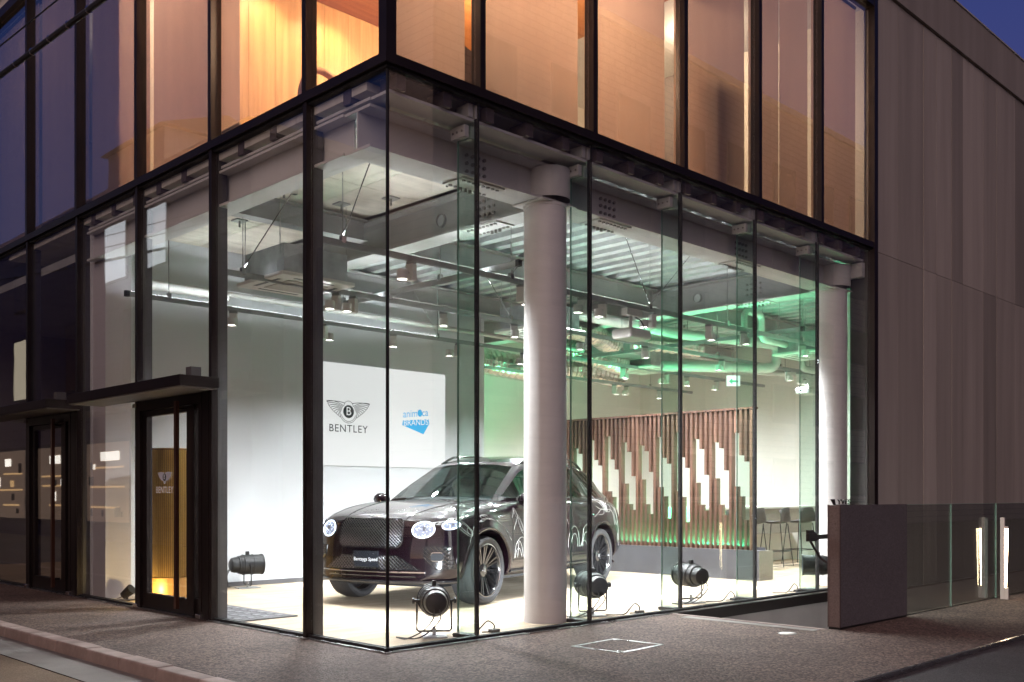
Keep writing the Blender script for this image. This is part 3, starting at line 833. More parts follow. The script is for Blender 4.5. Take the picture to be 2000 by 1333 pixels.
spots = [(1, 1.444, 'over the front corner of the showroom'), (1, 2.95, 'partly behind the front round column'), (1, 3.94, 'just right of the front round column'), (1, 4.30, 'left of the near projector'),
         (1, 5.25, 'right of the near projector'), (1, 6.47, 'midway between the round columns'), (1, 7.30, 'left of the far round column'), (1, 8.9, 'right of the far round column'),
         (2, 1.82, 'left of the close pair'), (2, 2.049, 'right of the close pair'), (2, 3.395, 'above the bonnet of the car'), (2, 4.62, 'above the car roof'),
         (2, 6.10, 'green-tinted, over the tail of the car'), (2, 7.4, 'green-tinted, near the slatted screen top'), (2, 9.48, 'over the bar stools'), (2, 11.6, 'first of the far three'), (2, 12.0, 'middle of the far three'), (2, 12.4, 'last of the far three'),
         (3, 1.549, 'near the entrance end of the track'), (3, 2.857, 'beside the left edge of the projected picture'), (3, 4.011, 'above the winged emblem on the picture'), (3, 5.206, 'above the right edge of the picture'), (3, 6.6, 'beyond the picture, behind the column'),
         (3, 9.1, 'above the left end of the slatted screen'), (3, 10.37, 'left one of a far pair'), (3, 11.0, 'right one of a far pair'), (3, 12.0, 'beside the exit sign'),
         (4, 9.2, 'over the left part of the back room'), (4, 11.1, 'left one of the back-room pair'), (4, 11.5, 'right one of the back-room pair'), (4, 12.6, 'at the end of the back-room track')]
ords = {1: 'track nearest the street', 2: 'second track', 3: 'third track', 4: 'rearmost track'}
ys = {1: 1.50, 2: 3.28, 3: 5.06, 4: 6.90}
for i, (tr, x, where) in enumerate(spots):
    o = spot0 if i == 0 else copy_tree(spot0)
    o.location = (x, ys[tr], RZ - 0.014)
    o.rotation_euler = (0, 0, R(random.choice([200, 215, 160, 20, 190, 230])))
    o['label'] = 'white spotlight on the %s, %s' % (ords[tr], where)
    o['group'] = 'white track spotlights'
    if i == 0:
        l = bpy.data.objects.new('spot_beam', SP); C.objects.link(l)
        l.parent = o; l.location = (0.125, 0, -0.20)

SP3 = SP.copy(); SP3.energy = SPOT_E * 0.7
for o in [q for q in C.objects if q.name.startswith('track_spotlight')]:
    yy = o.location.y
    d = Vector((random.uniform(-.2, .2), {1.50: .05, 3.28: -.18, 5.06: -.60, 6.90: -.15}[round(yy, 2)] + random.uniform(-.08, .08), -1))
    d.rotate(Matrix.Rotation(-o.rotation_euler.z, 3, 'Z'))
    for c in o.children:
        if c.type == 'LIGHT' and yy > 5 and yy < 6: c.data = SP3
        if c.type == 'LIGHT': c.rotation_euler = d.to_track_quat('-Z', 'Y').to_euler()

# ------------------------------------------------------------------ projectors
def projector(loc, rz, label):
    t = thing('projector', label, 'projector', loc, rz, 'ceiling projectors')
    MB().box(-0.15, 0.15, -0.045, 0.045, -0.10, -0.015).build('mount_box', M['white_metal'], t, bevel=0.004)
    MB().cyl((-0.03, 0, -0.10), (-0.03, 0, -0.26), 0.022, n=14).build('drop_pole', M['white_metal'], t, smooth=True)
    MB().box(-0.21, 0.19, -0.15, 0.15, -0.385, -0.262).build('projector_body', M['white_metal'], t, bevel=0.03)
    MB().box(0.1895, 0.194, -0.13, 0.13, -0.365, -0.285).build('socket_panel', M['track'], t)
    MB().lathe([(0, 0.012), (0.035, 0.012), (0.045, 0.0), (0.045, -0.02)], 20, Matrix.Translation((-0.12, 0.155, -0.32)) @ Matrix.Rotation(R(-90), 4, 'X')).build('objective', M['lens_cool'], t, smooth=True)
    MB().tube(smooth_pts([(0.05, 0.0, -0.10), (0.16, 0.0, -0.13), (0.24, 0.0, -0.22), (0.25, 0.0, -0.30), (0.195, 0.0, -0.34)]), 0.007, 6).build('cable', M['rubber'], t, smooth=True)
    return t
projector((4.85, 1.50, RZ - 0.014), R(0), 'white projector hanging from the near track with a looping black cable')
projector((12.3, 3.28, RZ - 0.014), R(180), 'white projector at the far right of the showroom with a glowing lens')

# ------------------------------------------------------------------ air conditioning, ducts, pipes
def cassette(loc, label, s=0.92):
    t = thing('ceiling_air_conditioner', label, 'air conditioner', loc, 0, 'ceiling air conditioners')
    MB().box(-s * .43, s * .43, -s * .43, s * .43, 0.0, 0.30).build('casing', M['galv'], t)
    MB().box(-s / 2, s / 2, -s / 2, s / 2, -0.045, -0.002).build('panel', M['white_metal'], t, bevel=0.012)
    MB().box(-s * .27, s * .27, -s * .27, s * .27, -0.052, -0.046).build('grille', M['plinth_end'], t)
    for k in range(4):
        a = k * math.pi / 2; c, sn = math.cos(a), math.sin(a)
        x, y = c * s * .385, sn * s * .385
        w, h = (0.022, s * .27) if k % 2 == 0 else (s * .27, 0.022)
        MB().box(x - w, x + w, y - h, y + h, -0.0475, -0.0455).build('air_slot', M['bronze_in'], t)
    for sx in (-1, 1):
        for sy in (-1, 1):
            MB().cyl((sx * s * .45, sy * s * .38, 0.2), (sx * s * .45, sy * s * .38, 0.86), 0.006, n=6).build('hanger_rod', M['chrome'], t)
    return t
cassette((1.36, 3.38, 3.50), 'square ceiling air conditioner panel near the entrance door')
cassette((5.60, 3.75, 3.52), 'ceiling air conditioner half hidden behind the front round column')
cassette((9.95, 5.20, 3.50), 'flat ceiling air conditioner above the slatted screen')
cassette((10.3, 2.10, 3.50), 'ceiling air conditioner beside the far round column')

def pipe(name, label, pts, r, m, cat='pipe', group=None, seg=10, rings=None):
    P_ = [Vector(p) for p in pts]
    sm = [P_[0]]
    for i in range(1, len(P_) - 1):
        a, b_, c = P_[i - 1], P_[i], P_[i + 1]
        k = min(2.2 * r, (a - b_).length * .45, (c - b_).length * .45)
        s0 = b_ + (a - b_).normalized() * k; s1 = b_ + (c - b_).normalized() * k
        for q in range(6):
            t = q / 5
            sm.append(s0 * (1 - t) ** 2 + b_ * 2 * t * (1 - t) + s1 * t * t)
    sm.append(P_[-1])
    t = thing(name, label, cat, P_[0], 0, group)
    o = P_[0]
    MB().tube([p - o for p in sm], r, 14).build('run', m, t, smooth=True)
    nh = max(2, int((P_[-1] - P_[0]).length / 1.6))
    for i in range(nh):
        q = sm[int((i + .5) * len(sm) / nh)] - o
        hb = MB().cyl((q.x, q.y, q.z + r), (q.x, q.y, max(q.z + r + 0.05, 4.31 - o.z)), 0.005, n=6)
        hb.build('hanger_rod', M['chrome'], t)
    return t
pipe('lagged_pipe', 'long pale lagged pipe running above the display wall', [(0.6, 5.45, 3.72), (6.0, 5.45, 3.72), (8.6, 5.55, 3.72)], 0.034, M['pipe'], group='lagged pipes')
pipe('lagged_pipe', 'thick pale lagged pipe bending down beside the far projector', [(6.2, 3.75, 3.85), (8.9, 3.75, 3.85), (10.6, 3.1, 3.80), (10.9, 3.1, 3.80), (10.9, 3.1, 3.40), (9.2, 4.3, 3.40)], 0.085, M['pipe'], group='lagged pipes')
pipe('lagged_pipe', 'straight lagged pipe across the back of the showroom', [(8.2, 6.2, 3.75), (13.8, 4.6, 3.75)], 0.07, M['pipe'], group='lagged pipes')
pipe('lagged_pipe', 'lower lagged pipe below the straight one at the back', [(9.4, 5.9, 3.62), (13.9, 4.1, 3.62)], 0.06, M['pipe'], group='lagged pipes')
pipe('lagged_pipe', 'pale pipe with a square loop beside the second girder', [(8.6, 2.3, 3.60), (8.6, 2.3, 4.0), (9.1, 2.3, 4.0), (9.1, 2.3, 3.62), (12.4, 2.5, 3.62)], 0.05, M['pipe'], group='lagged pipes')
pipe('lagged_pipe', 'short hooked pipe above the bar counter', [(13.8, 3.0, 3.45), (11.6, 3.0, 3.45), (11.6, 3.0, 3.85)], 0.06, M['pipe'], group='lagged pipes')
pipe('lagged_pipe', 'pale round duct under the corner ceiling boards', [(0.5, 5.30, 3.66), (1.6, 5.30, 3.66)], 0.06, M['pipe'], group='lagged pipes')

def flex(label, pts, r, seg=60):
    P_ = [Vector(p) for p in pts]
    n = len(P_)
    def cr(t):
        i = min(int(t), n - 2); u = t - i
        p0, p1, p2, p3 = P_[max(i - 1, 0)], P_[i], P_[i + 1], P_[min(i + 2, n - 1)]
        return 0.5 * ((2 * p1) + (p2 - p0) * u + (2 * p0 - 5 * p1 + 4 * p2 - p3) * u * u + (3 * p1 - p0 - 3 * p2 + p3) * u ** 3)
    o = P_[0]
    t = thing('foil_duct', label, 'duct', o, 0, 'crinkled foil ducts')
    pts2 = [cr(k / seg * (n - 1) * 0.9999) - o for k in range(seg + 1)]
    rr = [r * (1 + (0.05 if k % 2 else -0.03) + random.uniform(-.03, .03)) for k in range(seg + 1)]
    MB().tube(pts2, rr, 16).build('sleeve', M['foil'], t, smooth=False)
    for q in (pts2[seg // 3], pts2[2 * seg // 3]):
        MB().cyl((q.x, q.y, q.z + r * 0.8), (q.x, q.y, 4.31 - o.z), 0.005, n=6).build('hanger_rod', M['chrome'], t)
    return t
flex('crinkled foil duct curving below the green-lit girder', [(6.6, 4.2, 3.75), (7.6, 4.5, 3.80), (8.6, 4.9, 3.78), (9.3, 4.6, 3.85), (10.2, 4.2, 3.80)], 0.17)
flex('crinkled foil duct dropping to the left of the duct box', [(8.3, 6.3, 3.95), (8.6, 5.9, 3.80), (8.9, 5.4, 3.60), (9.4, 5.3, 3.52)], 0.18)
flex('wide crumpled foil duct low over the back room', [(8.0, 7.6, 3.70), (9.2, 7.4, 3.62), (10.4, 7.2, 3.72), (11.6, 7.2, 3.66)], 0.24)
flex('short foil duct above the rear of the slatted screen', [(7.9, 5.6, 3.72), (8.6, 6.4, 3.65), (9.4, 7.0, 3.75)], 0.20)
db = thing('duct_box', 'galvanised duct box hanging above the slatted screen', 'duct', (9.2, 5.1, 3.62), R(12))
MB().box(-0.55, 0.55, -0.35, 0.35, 0.0, 0.5).build('casing', M['galv'], db)
for s in (-1, 1): MB().box(s * 0.55 - 0.02, s * 0.55 + 0.02, -0.38, 0.38, -0.02, 0.52).build('flange', M['galv'], db)

# exit sign
ex = thing('exit_sign', 'small lit white and green emergency exit sign at the back', 'sign', (12.1, 4.75, 3.30), R(-45))
MB().box(-0.14, 0.14, -0.03, 0.03, 0, 0.22).build('case', M['white_metal'], ex)
MB().box(-0.13, 0.13, -0.034, -0.031, 0.01, 0.21).build('face', M['sign_white'], ex)
MB().prism([(-0.09, 0.10), (-0.02, 0.16), (-0.02, 0.12), (0.09, 0.12), (0.09, 0.08), (-0.02, 0.08), (-0.02, 0.04)], lambda a, b, d: (a, -0.0342 - d, b), 0, 0.002).build('arrow', M['sign_green'], ex)
MB().cyl((0, 0, 0.22), (0, 0, 1.0), 0.008, n=8).build('hanger_rod', M['chrome'], ex)

# ------------------------------------------------------------------ slatted screen
ss = thing('slatted_screen', 'walnut slatted screen glowing green from below behind the car', 'screen', (7.62, 1.38, 0))
MB().box(-0.12, 0.085, 0.0, 4.0, 0.0, 0.415).build('plinth', M['plinth'], ss)
MB().box(-0.121, 0.24, -0.006, -0.001, 0.0, 0.415).build('plinth_end', M['plinth_end'], ss)
MB().box(0.20, 0.24, 0.0, 4.0, 0.0, 0.41).build('plinth_back', M['plinth_end'], ss)
MB().box(-0.045, 0.075, 0.13, 4.0, 2.395, 2.425).build('top_rail', M['walnut'], ss)
PAT = [[(1.66, .84), (1.75, 1.17), (2.07, 1.31)], [(1.54, .90), (1.86, 1.05), (1.95, 1.43)], [(1.48, .96), (1.86, 1.05), (2.01, 1.37)], [(1.59, .79), (1.75, 1.16), (2.12, 1.25)]]
y = 1.56 - 1.38
PITCH = 0.0838
def slat(y, z0, z1, nm='slat'):
    b = MB().box(-0.035, 0.065, -0.0215, 0.0215, 0, z1 - z0)
    s = b.build(nm, M['walnut'], ss); s.location = (0, y, z0)
i = 0
while y < 3.98:
    slat(y, 0.416, 2.394)
    for k in range(3):
        yy = y + PITCH * (k + 1)
        if yy > 3.98: break
        t, bt = PAT[i % 4][k]
        slat(yy, t, 2.394, 'hanging_slat'); slat(yy, 0.416, bt, 'standing_slat')
    y += PITCH * 4; i += 1
gl = pm('green_led_strip', (0.1, 0.6, 0.3), 0.4, emit=(0.05, 1.0, 0.35), estr=3.0)
MB().box(0.070, 0.0845, 0.02, 3.98, 0.4155, 0.456).build('slot_lip', M['plinth'], ss)
MB().box(0.12, 0.165, 0.16, 3.95, 0.38, 0.40).build('led_strip', gl, ss)
lg = lamp('led_light', 'AREA', (0.145, 2.05, 0.432), 560, (0.07, 1.0, 0.45), parent=ss, size=3.7, size_y=0.05)
zc = -Vector((-0.45, 0, 0.89)).normalized(); xc = Vector((0, 1, 0)); yc = zc.cross(xc)
lg.rotation_euler = Matrix((xc, yc, zc)).transposed().to_euler()

# ------------------------------------------------------------------ bar counter and stools
bc = thing('bar_counter', 'long grey-brown bar counter with pale top behind the stools', 'counter', (0, 0, 0))
MB().box(8.2, 12.25, 3.05, 3.70, 0.955, 0.995).build('top', M['cream_wall'], bc, bevel=0.004)
MB().box(8.3, 12.18, 3.12, 3.16, 0.52, 0.953).build('front_panel', M['plinth_end'], bc)
MB().box(12.18, 12.25, 3.05, 3.70, 0.0, 0.953).build('end_panel', M['cream_wall'], bc)
MB().box(8.2, 8.27, 3.05, 3.70, 0.0, 0.953).build('end_panel', M['cream_wall'], bc)
MB().box(8.3, 12.18, 3.55, 3.60, 0.0, 0.52).build('back_panel', M['cream_wall'], bc)
cb = thing('low_cabinet', 'grey low cabinet standing against the far cream wall', 'cabinet', (13.6, 1.6, 0))
MB().box(-0.2, 0.38, -0.6, 0.6, 0.06, 1.35).build('body', M['plinth_end'], cb)
MB().box(-0.18, 0.36, -0.58, 0.58, 0.0, 0.058).build('plinth', M['plinth'], cb)

STB = pm('stool_shell', (0.030, 0.025, 0.022), 0.5, 0, 0.15, 20)
def make_stool():
    t = thing('bar_stool', 'x', 'stool', (0, 0, 0))
    # seat shell with low curved back (local +y towards the counter)
    vv = []; ff = []
    prof = [(0.20, 0.735), (0.12, 0.715), (0.0, 0.71), (-0.12, 0.72), (-0.18, 0.75), (-0.205, 0.82), (-0.215, 0.90), (-0.218, 0.985)]
    nx = 9
    for (yy, zz) in prof:
        for k in range(nx):
            u = k / (nx - 1) * 2 - 1
            back = max(0.0, (zz - 0.72) / 0.27)
            w = 0.215 - 0.02 * back
            vv.append((w * u, yy + 0.09 * u * u * back, zz + (0.03 * u * u if zz < 0.75 else 0) - (0.05 * u ** 4 if zz > 0.95 else 0)))
    for i in range(len(prof) - 1):
        for k in range(nx - 1):
            a = i * nx + k; ff.append((a, a + 1, a + nx + 1, a + nx))
    o = MB().add(vv, ff).build('shell', STB, t, smooth=True)
    sdm = o.modifiers.new('solid', 'SOLIDIFY'); sdm.thickness = 0.012
    for s in (-1, 1):
        MB().tube([(s * 0.16, 0.15, 0.715), (s * 0.205, 0.22, 0.012), (s * 0.205, -0.22, 0.012), (s * 0.16, -0.14, 0.715)], 0.0085, 8).build('sled_leg', M['black'], t, smooth=True)
    b = MB()
    for yy in (-0.195, 0.195): b.cyl((-0.19, yy, 0.26), (0.19, yy, 0.26), 0.007, n=8)
    for s in (-1, 1): b.cyl((s * 0.19, -0.195, 0.26), (s * 0.19, 0.195, 0.26), 0.007, n=8)
    b.build('foot_rail', M['black'], t)
    return t
st0 = make_stool()
for i, (x, y, a, lab) in enumerate([(10.20, 2.70, 8, 'dark bar stool whole in view beside the screen end'), (10.95, 2.68, -10, 'rightmost dark bar stool, half behind a glass fin'), (9.45, 2.72, 4, 'dark bar stool partly hidden by the screen end post'), (8.72, 2.70, -5, 'dark bar stool seen between the slats')]):
    o = st0 if i == 0 else copy_tree(st0)
    o.location = (x, y, 0); o.rotation_euler = (0, 0, R(a)); o['label'] = lab; o['group'] = 'bar stools along the counter'

# ------------------------------------------------------------------ stage lights on the floor
def make_par():
    t = thing('stage_light', 'x', 'stage light', (0, 0, 0))
    Mx = Matrix.Translation((0, 0, 0.30)) @ Matrix.Rotation(R(90), 4, 'Y')
    MB().lathe([(0.0, -0.235), (0.055, -0.232), (0.088, -0.21), (0.098, -0.175), (0.100, -0.13), (0.112, -0.125), (0.112, -0.115), (0.118, -0.10), (0.126, -0.05), (0.126, 0.17), (0.134, 0.172), (0.134, 0.19), (0.118, 0.19), (0.118, 0.16)], 32, Mx).build('can', M['black'], t, smooth=True)
    MB().lathe([(0.118, 0.155), (0.0, 0.150)], 28, Mx).build('lens', M['lens_cool'], t)
    rb = MB()
    for xx in (-0.06, 0.06): rb.lathe([(0.127, xx - 0.008), (0.131, xx - 0.006), (0.131, xx + 0.006), (0.127, xx + 0.008)], 32, Mx)
    rb.build('band', M['black'], t, smooth=True)
    MB().box(-0.025, 0.02, -0.018, 0.018, 0.42, 0.47).build('catch', M['black'], t, bevel=0.005)
    ym = M['galv']
    MB().tube([(0, -0.145, 0.30), (0, -0.145, 0.06), (0, -0.13, 0.045), (0, 0.13, 0.045), (0, 0.145, 0.06), (0, 0.145, 0.30)], 0.008, 8).build('yoke', M['black'], t, smooth=True)
    for s in (-1, 1):
        k = MB().cyl((0, s * 0.125, 0.30), (0, s * 0.178, 0.30), 0.013, n=10)
        k.cyl((0, s * 0.165, 0.30), (0, s * 0.185, 0.30), 0.026, n=8)
        k.build('clamp_knob', M['black'], t)
    MB().cyl((0, 0, 0.012), (0, 0, 0.085), 0.016, n=10).build('base_bolt', M['galv'], t)
    MB().box(-0.14, 0.14, -0.10, 0.10, 0.002, 0.012).build('base_plate', ym, t)
    for q in (-1, 1):
        MB().tube(smooth_pts([(-0.22, 0.02 * q, 0.26), (-0.27, 0.03 * q, 0.18), (-0.24, 0.08 + 0.03 * q, 0.08), (-0.20, 0.20 + 0.04 * q, 0.014), (-0.10, 0.32, 0.014)]), 0.006, 6).build('cable', M['rubber'], t, smooth=True)
    return t
PAR_E = 650
PL = bpy.data.lights.new('stage_beam', 'SPOT')
PL.energy = PAR_E; PL.spot_size = R(78); PL.spot_blend = 0.8; PL.shadow_soft_size = 0.09; PL.color = COOL
pars = [((0.80, 0.40), (2.1, 2.2), 'black stage light on the floor in the glass corner, nearest the street corner'),
        ((2.86, 0.42), (3.9, 2.2), 'black stage light standing just right of the front round column'),
        ((4.55, 0.44), (5.3, 2.6), 'black stage light in front of the slatted screen, alone on the open floor'),
        ((7.02, 0.24), (5.6, 2.4), 'black stage light half hidden behind the dark granite wall'),
        ((1.95, 5.42), (2.55, 3.9), 'black stage light on the floor against the white display wall')]
par0 = make_par()
for i, (p, aim, lab) in enumerate(pars):
    o = par0 if i == 0 else copy_tree(par0)
    o.location = (p[0], p[1], 0); a = math.atan2(aim[1] - p[1], aim[0] - p[0]); 
    if i == 4: a = R(-12)
    o.rotation_euler = (0, 0, a); o['label'] = lab; o['group'] = 'floor stage lights'
    if i: continue
    l = bpy.data.objects.new('stage_beam', PL); C.objects.link(l)
    l.parent = o; l.location = (0.20, 0, 0.30); l.rotation_euler = (0, R(-90 + 14), 0)
# small floor light by the glass left of the door
sl = thing('floor_spotlight', 'small black floor spotlight behind the glass left of the entrance', 'spotlight', (0.22, 5.05, 0), R(-60))
MB().box(-0.07, 0.07, -0.05, 0.05, 0.001, 0.012).build('base_plate', M['black'], sl)
MB().cyl((0, 0, 0.012), (0, 0, 0.07), 0.012, n=10).build('stem', M['black'], sl)
MB().cyl((-0.05, 0, 0.05), (0.06, 0, 0.13), 0.045, 0.06, n=20).build('head', M['black'], sl, smooth=True)
MB().tube([(-0.05, 0, 0.05), (-0.12, 0.02, 0.02), (-0.2, 0.1, 0.008), (-0.25, 0.25, 0.008)], 0.005, 6).build('cable', M['rubber'], sl, smooth=True)
# loose cable loops by the glass
for k, (x, y, lab) in enumerate([(1.25, 0.22, 'first black cable loop, in the glass corner'), (3.25, 0.20, 'black cable loop near the column foot'), (5.0, 0.22, 'black cable loop at the fin beyond the third stage light'), (6.4, 0.22, 'black cable loop at the last glass fin')]):
    cl = thing('cable_loop', lab + ', on the showroom floor', 'cable', (x, y, 0), 0, 'loose cable loops')
    MB().tube(smooth_pts([(-0.3, 0.12, 0.006), (-0.14, 0.03, 0.006), (-0.08, 0.0, 0.06), (0.0, 0.0, 0.105), (0.075, 0.0, 0.06), (0.07, 0.02, 0.01), (-0.02, 0.05, 0.006)]), 0.006, 6).build('cord', M['rubber'], cl, smooth=True)
    MB().box(0.03, 0.12, -0.03, 0.03, 0.0, 0.03).build('plug', M['rubber'], cl, bevel=0.004)
dm = thing('door_mat', 'grey textured door mat lying inside the entrance', 'mat', (0.40, 3.10, 0))
b = MB().box(-0.34, 0.34, -0.72, 0.70, 0.001, 0.014)
b.build('pile', M['mat'], dm)
pb = MB()
for i in range(8):
    for j in range(4):
        pb.box(-0.27 + j * 0.15, -0.20 + j * 0.15, -0.62 + i * 0.165, -0.54 + i * 0.165, 0.0141, 0.017)
tag(pb.build('tufts', M['plinth'], dm), kind='stuff')

# ------------------------------------------------------------------ brass fluted reception stand
gs = thing('reception_stand', 'curved brass fluted reception stand glowing behind the entrance door', 'stand', (0.62, 4.80, 0))
gb = MB(); n = 40
for k in range(n + 1):
    a = R(150) + R(190) * k / n
    gb.cyl((0.262 * math.cos(a), 0.262 * math.sin(a), 0.27), (0.262 * math.cos(a), 0.262 * math.sin(a), 1.69), 0.009, n=8)
    if k == 0: pass
tag(gb.build('flutes', M['gold'], gs, smooth=True), kind='stuff')
MB().lathe([(0.245, 0.25), (0.245, 1.70)], 40).build('drum', M['goldwood'], gs, smooth=True)
MB().lathe([(0.275, 0.0), (0.275, 0.26), (0.245, 0.262)], 40).build('foot', M['goldwood'], gs, smooth=True)
MB().lathe([(0.0, 1.712), (0.25, 1.712), (0.25, 1.701)], 40).build('lid', M['goldwood'], gs, smooth=True)
ul = MB().lathe([(0, 0.05), (0.035, 0.05), (0.04, 0.0)], 16, Matrix.Translation((-0.36, -0.24, 0))).build('uplight_puck', M['black'], gs, smooth=True)
lamp('uplight', 'POINT', (-0.36, -0.24, 0.12), 22, (1.0, 0.72, 0.30), parent=gs, size=0.03)

# ------------------------------------------------------------------ the car (local x rearwards from front axle, -y towards the street glass)
car = thing('suv', 'dark purple luxury suv with white line-art decals and lit headlights', 'car', (2.60, 2.80, 0), R(16))
paint = pm('deep_plum_paint', (0.0040, 0.0011, 0.0028), 0.34, 0.0, 0.06, 30, coat=1.0, spec=0.1)
gblack = pm('gloss_black_trim', (0.012, 0.012, 0.013), 0.16, 0.0, 0.1, 10, coat=0.6)
dchrome = pm('dark_chrome_mesh', (0.24, 0.24, 0.26), 0.16, 1.0, 0.1, 8)
cglass = glass('car_glass', (0.36, 0.42, 0.42), 1.6)
sglass = glass('privacy_glass', (0.13, 0.15, 0.15), 1.3)
silver = pm('white_line_art', (0.55, 0.54, 0.52), 0.4, 0.2)
leather = pm('cream_leather', (0.52, 0.48, 0.40), 0.55, 0, 0.08, 20)
dash = pm('dark_leather', (0.02, 0.02, 0.02), 0.5, 0, 0.1, 20)

ST = [(-.93, .30, .80, .84, .80, .84, .70, .90, .935), (-.88, .27, .86, .90, .87, .87, .76, .945, .975), (-.75, .26, .90, .945, .92, .92, .80, .985, 1.012),
      (-.5, .26, .93, .965, .945, .98, .82, 1.035, 1.058), (-.1, .26, .95, .985, .965, 1.03, .83, 1.085, 1.105), (.3, .25, .955, .985, .965, 1.06, .84, 1.115, 1.138),
      (.55, .25, .955, .98, .955, 1.075, .85, 1.125, 1.145), (1.0, .25, .955, .975, .945, 1.08, .86, 1.12, 1.12), (1.8, .25, .955, .975, .945, 1.085, .86, 1.12, 1.12),
      (2.5, .25, .96, .985, .965, 1.095, .86, 1.13, 1.13), (3.0, .26, .965, 1.0, .985, 1.095, .84, 1.14, 1.14), (3.4, .28, .95, .985, .965, 1.08, .82, 1.14, 1.14),
      (3.75, .32, .92, .955, .93, 1.05, .78, 1.11, 1.12), (3.98, .36, .88, .91, .87, .99, .72, 1.05, 1.07), (4.08, .42, .82, .85, .81, .92, .66, .98, .99)]
def sect(st):
    x, zb, wl_, wm, ws_, zs, wt, zt, zc = st
    return [(0, zb), (wl_ * .88, zb), (wl_, zb + .05), (wm, zb + .19), (wm + .004, .62), (ws_ + .008, zs - .11), (ws_ - .022, zs), (wt, zt), (wt * .6, zc - .012), (0, zc)]
def warp(x, y, z):
    kf = min(1, max(0, (-.05 - x) / .88)); kr = min(1, max(0, (x - 3.1) / .98))
    q = (abs(y) / .95) ** 2.6
    x += kf * (.25 * q + .10 * max(0, (z - .52) / .45) ** 2)
    x -= kr * (.30 * q + .06 * max(0, (z - .6) / .45) ** 2)
    return (x, y, z)
b = MB()
for sg in (-1, 1):
    secs = [[warp(st[0], sg * y, z) for y, z in sect(st)] for st in ST]
    for s0, s1 in zip(secs, secs[1:]):
        for i in range(9): b.add([s0[i], s1[i], s1[i + 1], s0[i + 1]], [(0, 1, 2, 3)])
    for st in (ST[0], ST[-1]):
        S_ = sect(st)
        rows = []
        for (y, z) in S_[1:9]:
            rows.append([warp(st[0], sg * y * k / 5, z) for k in range(6)])
        rows.append([warp(st[0], sg * S_[8][0] * k / 5, S_[9][1] + (S_[8][1] - S_[9][1]) * k / 5) for k in range(6)])
        rows[7] = rows[8]; rows = rows[:8]
        for r0, r1 in zip(rows, rows[1:]):
            for k in range(5): b.add([r0[k], r0[k + 1], r1[k + 1], r1[k]], [(0, 1, 2, 3)])
def finish(me, mods):
    t = bpy.data.objects.new('tmp', me); C.objects.link(t)
    mods(t)
    bpy.context.view_layer.update()
    r = bpy.data.meshes.new_from_object(t.evaluated_get(bpy.context.evaluated_depsgraph_get()))
    bpy.data.objects.remove(t)
    return r
bme = b.mesh('body', weld=True)
def mods1(t):
    s = t.modifiers.new('s', 'SUBSURF'); s.levels = 2; s.render_levels = 2
bme = finish(bme, mods1)
WH = [(-0.075, -1), (-0.075, 1), (2.93, -1), (2.93, 1)]
cut = MB()
for wx, sg in WH:
    cut.cyl((wx, sg * 0.62, 0.375), (wx, sg * 1.3, 0.375), 0.432, n=56)
    cut.box(wx - 0.432, wx + 0.432, sg * 0.62, sg * 1.3, -0.2, 0.32)
cuts = []
for wx, sg in WH:
    m1 = MB().cyl((wx, sg * 0.62, 0.375), (wx, sg * 1.3, 0.375), 0.432, n=56).mesh('cut')
    cuts.append(bpy.data.objects.new('cutter', m1)); C.objects.link(cuts[-1])
def mods2(t):
    for c in cuts:
        q = t.modifiers.new('b', 'BOOLEAN'); q.object = c; q.operation = 'DIFFERENCE'; q.solver = 'EXACT'
bme = finish(bme, mods2)
for c in cuts: bpy.data.objects.remove(c)
bm = bmesh.new(); bm.from_mesh(bme)
bmesh.ops.remove_doubles(bm, verts=bm.verts, dist=1e-4)
for f in bm.faces: f.smooth = True
for e in bm.edges:
    if len(e.link_faces) == 2 and e.calc_face_angle(0) > R(35): e.smooth = False
body_bvh = BVHTree.FromBMesh(bm)
bm.to_mesh(bme); bm.free()
bme.name = 'body'
obj('body', bme, paint, car)

# greenhouse
GX = [(.47, 1.15, .74, .74), (.62, 1.235, .79, .72), (.80, 1.335, .82, .685), (1.0, 1.44, .835, .645), (1.2, 1.545, .84, .605), (1.3, 1.583, .84, .598), (1.5, 1.632, .84, .592), (1.66, 1.652, .84, .59), (1.74, 1.66, .84, .59),
      (2.0, 1.672, .84, .585), (2.4, 1.667, .835, .58), (2.62, 1.652, .83, .575), (2.74, 1.640, .82, .575), (3.0, 1.60, .81, .57), (3.2, 1.545, .80, .57), (3.4, 1.455, .78, .575), (3.6, 1.31, .74, .585), (3.78, 1.15, .68, .60)]
def gsec(g, sg):
    x, zr, wb, wr = g
    z1 = min(1.155, zr - .055); ze = zr - .052
    p = [(wb + .01, 1.06), (wb, z1), (wb + (wr + .018 - wb) * .90, z1 + (ze - z1) * .90), (wr + .018, ze), (wr - .045, zr - .014), (wr * .55, zr + .014), (0, zr + .022)]
    k = min(1, max(0, (1.6 - x) / 1.13)); kr = min(1, max(0, (x - 3.0) / .78))
    return [(x - .15 * k * (1 - (y / .75) ** 2) + .12 * kr * (1 - (y / .75) ** 2), sg * y, z) for y, z in p]
panels = {}
def put(key, quad): panels.setdefault(key, MB()).add(quad, [(0, 1, 2, 3)])
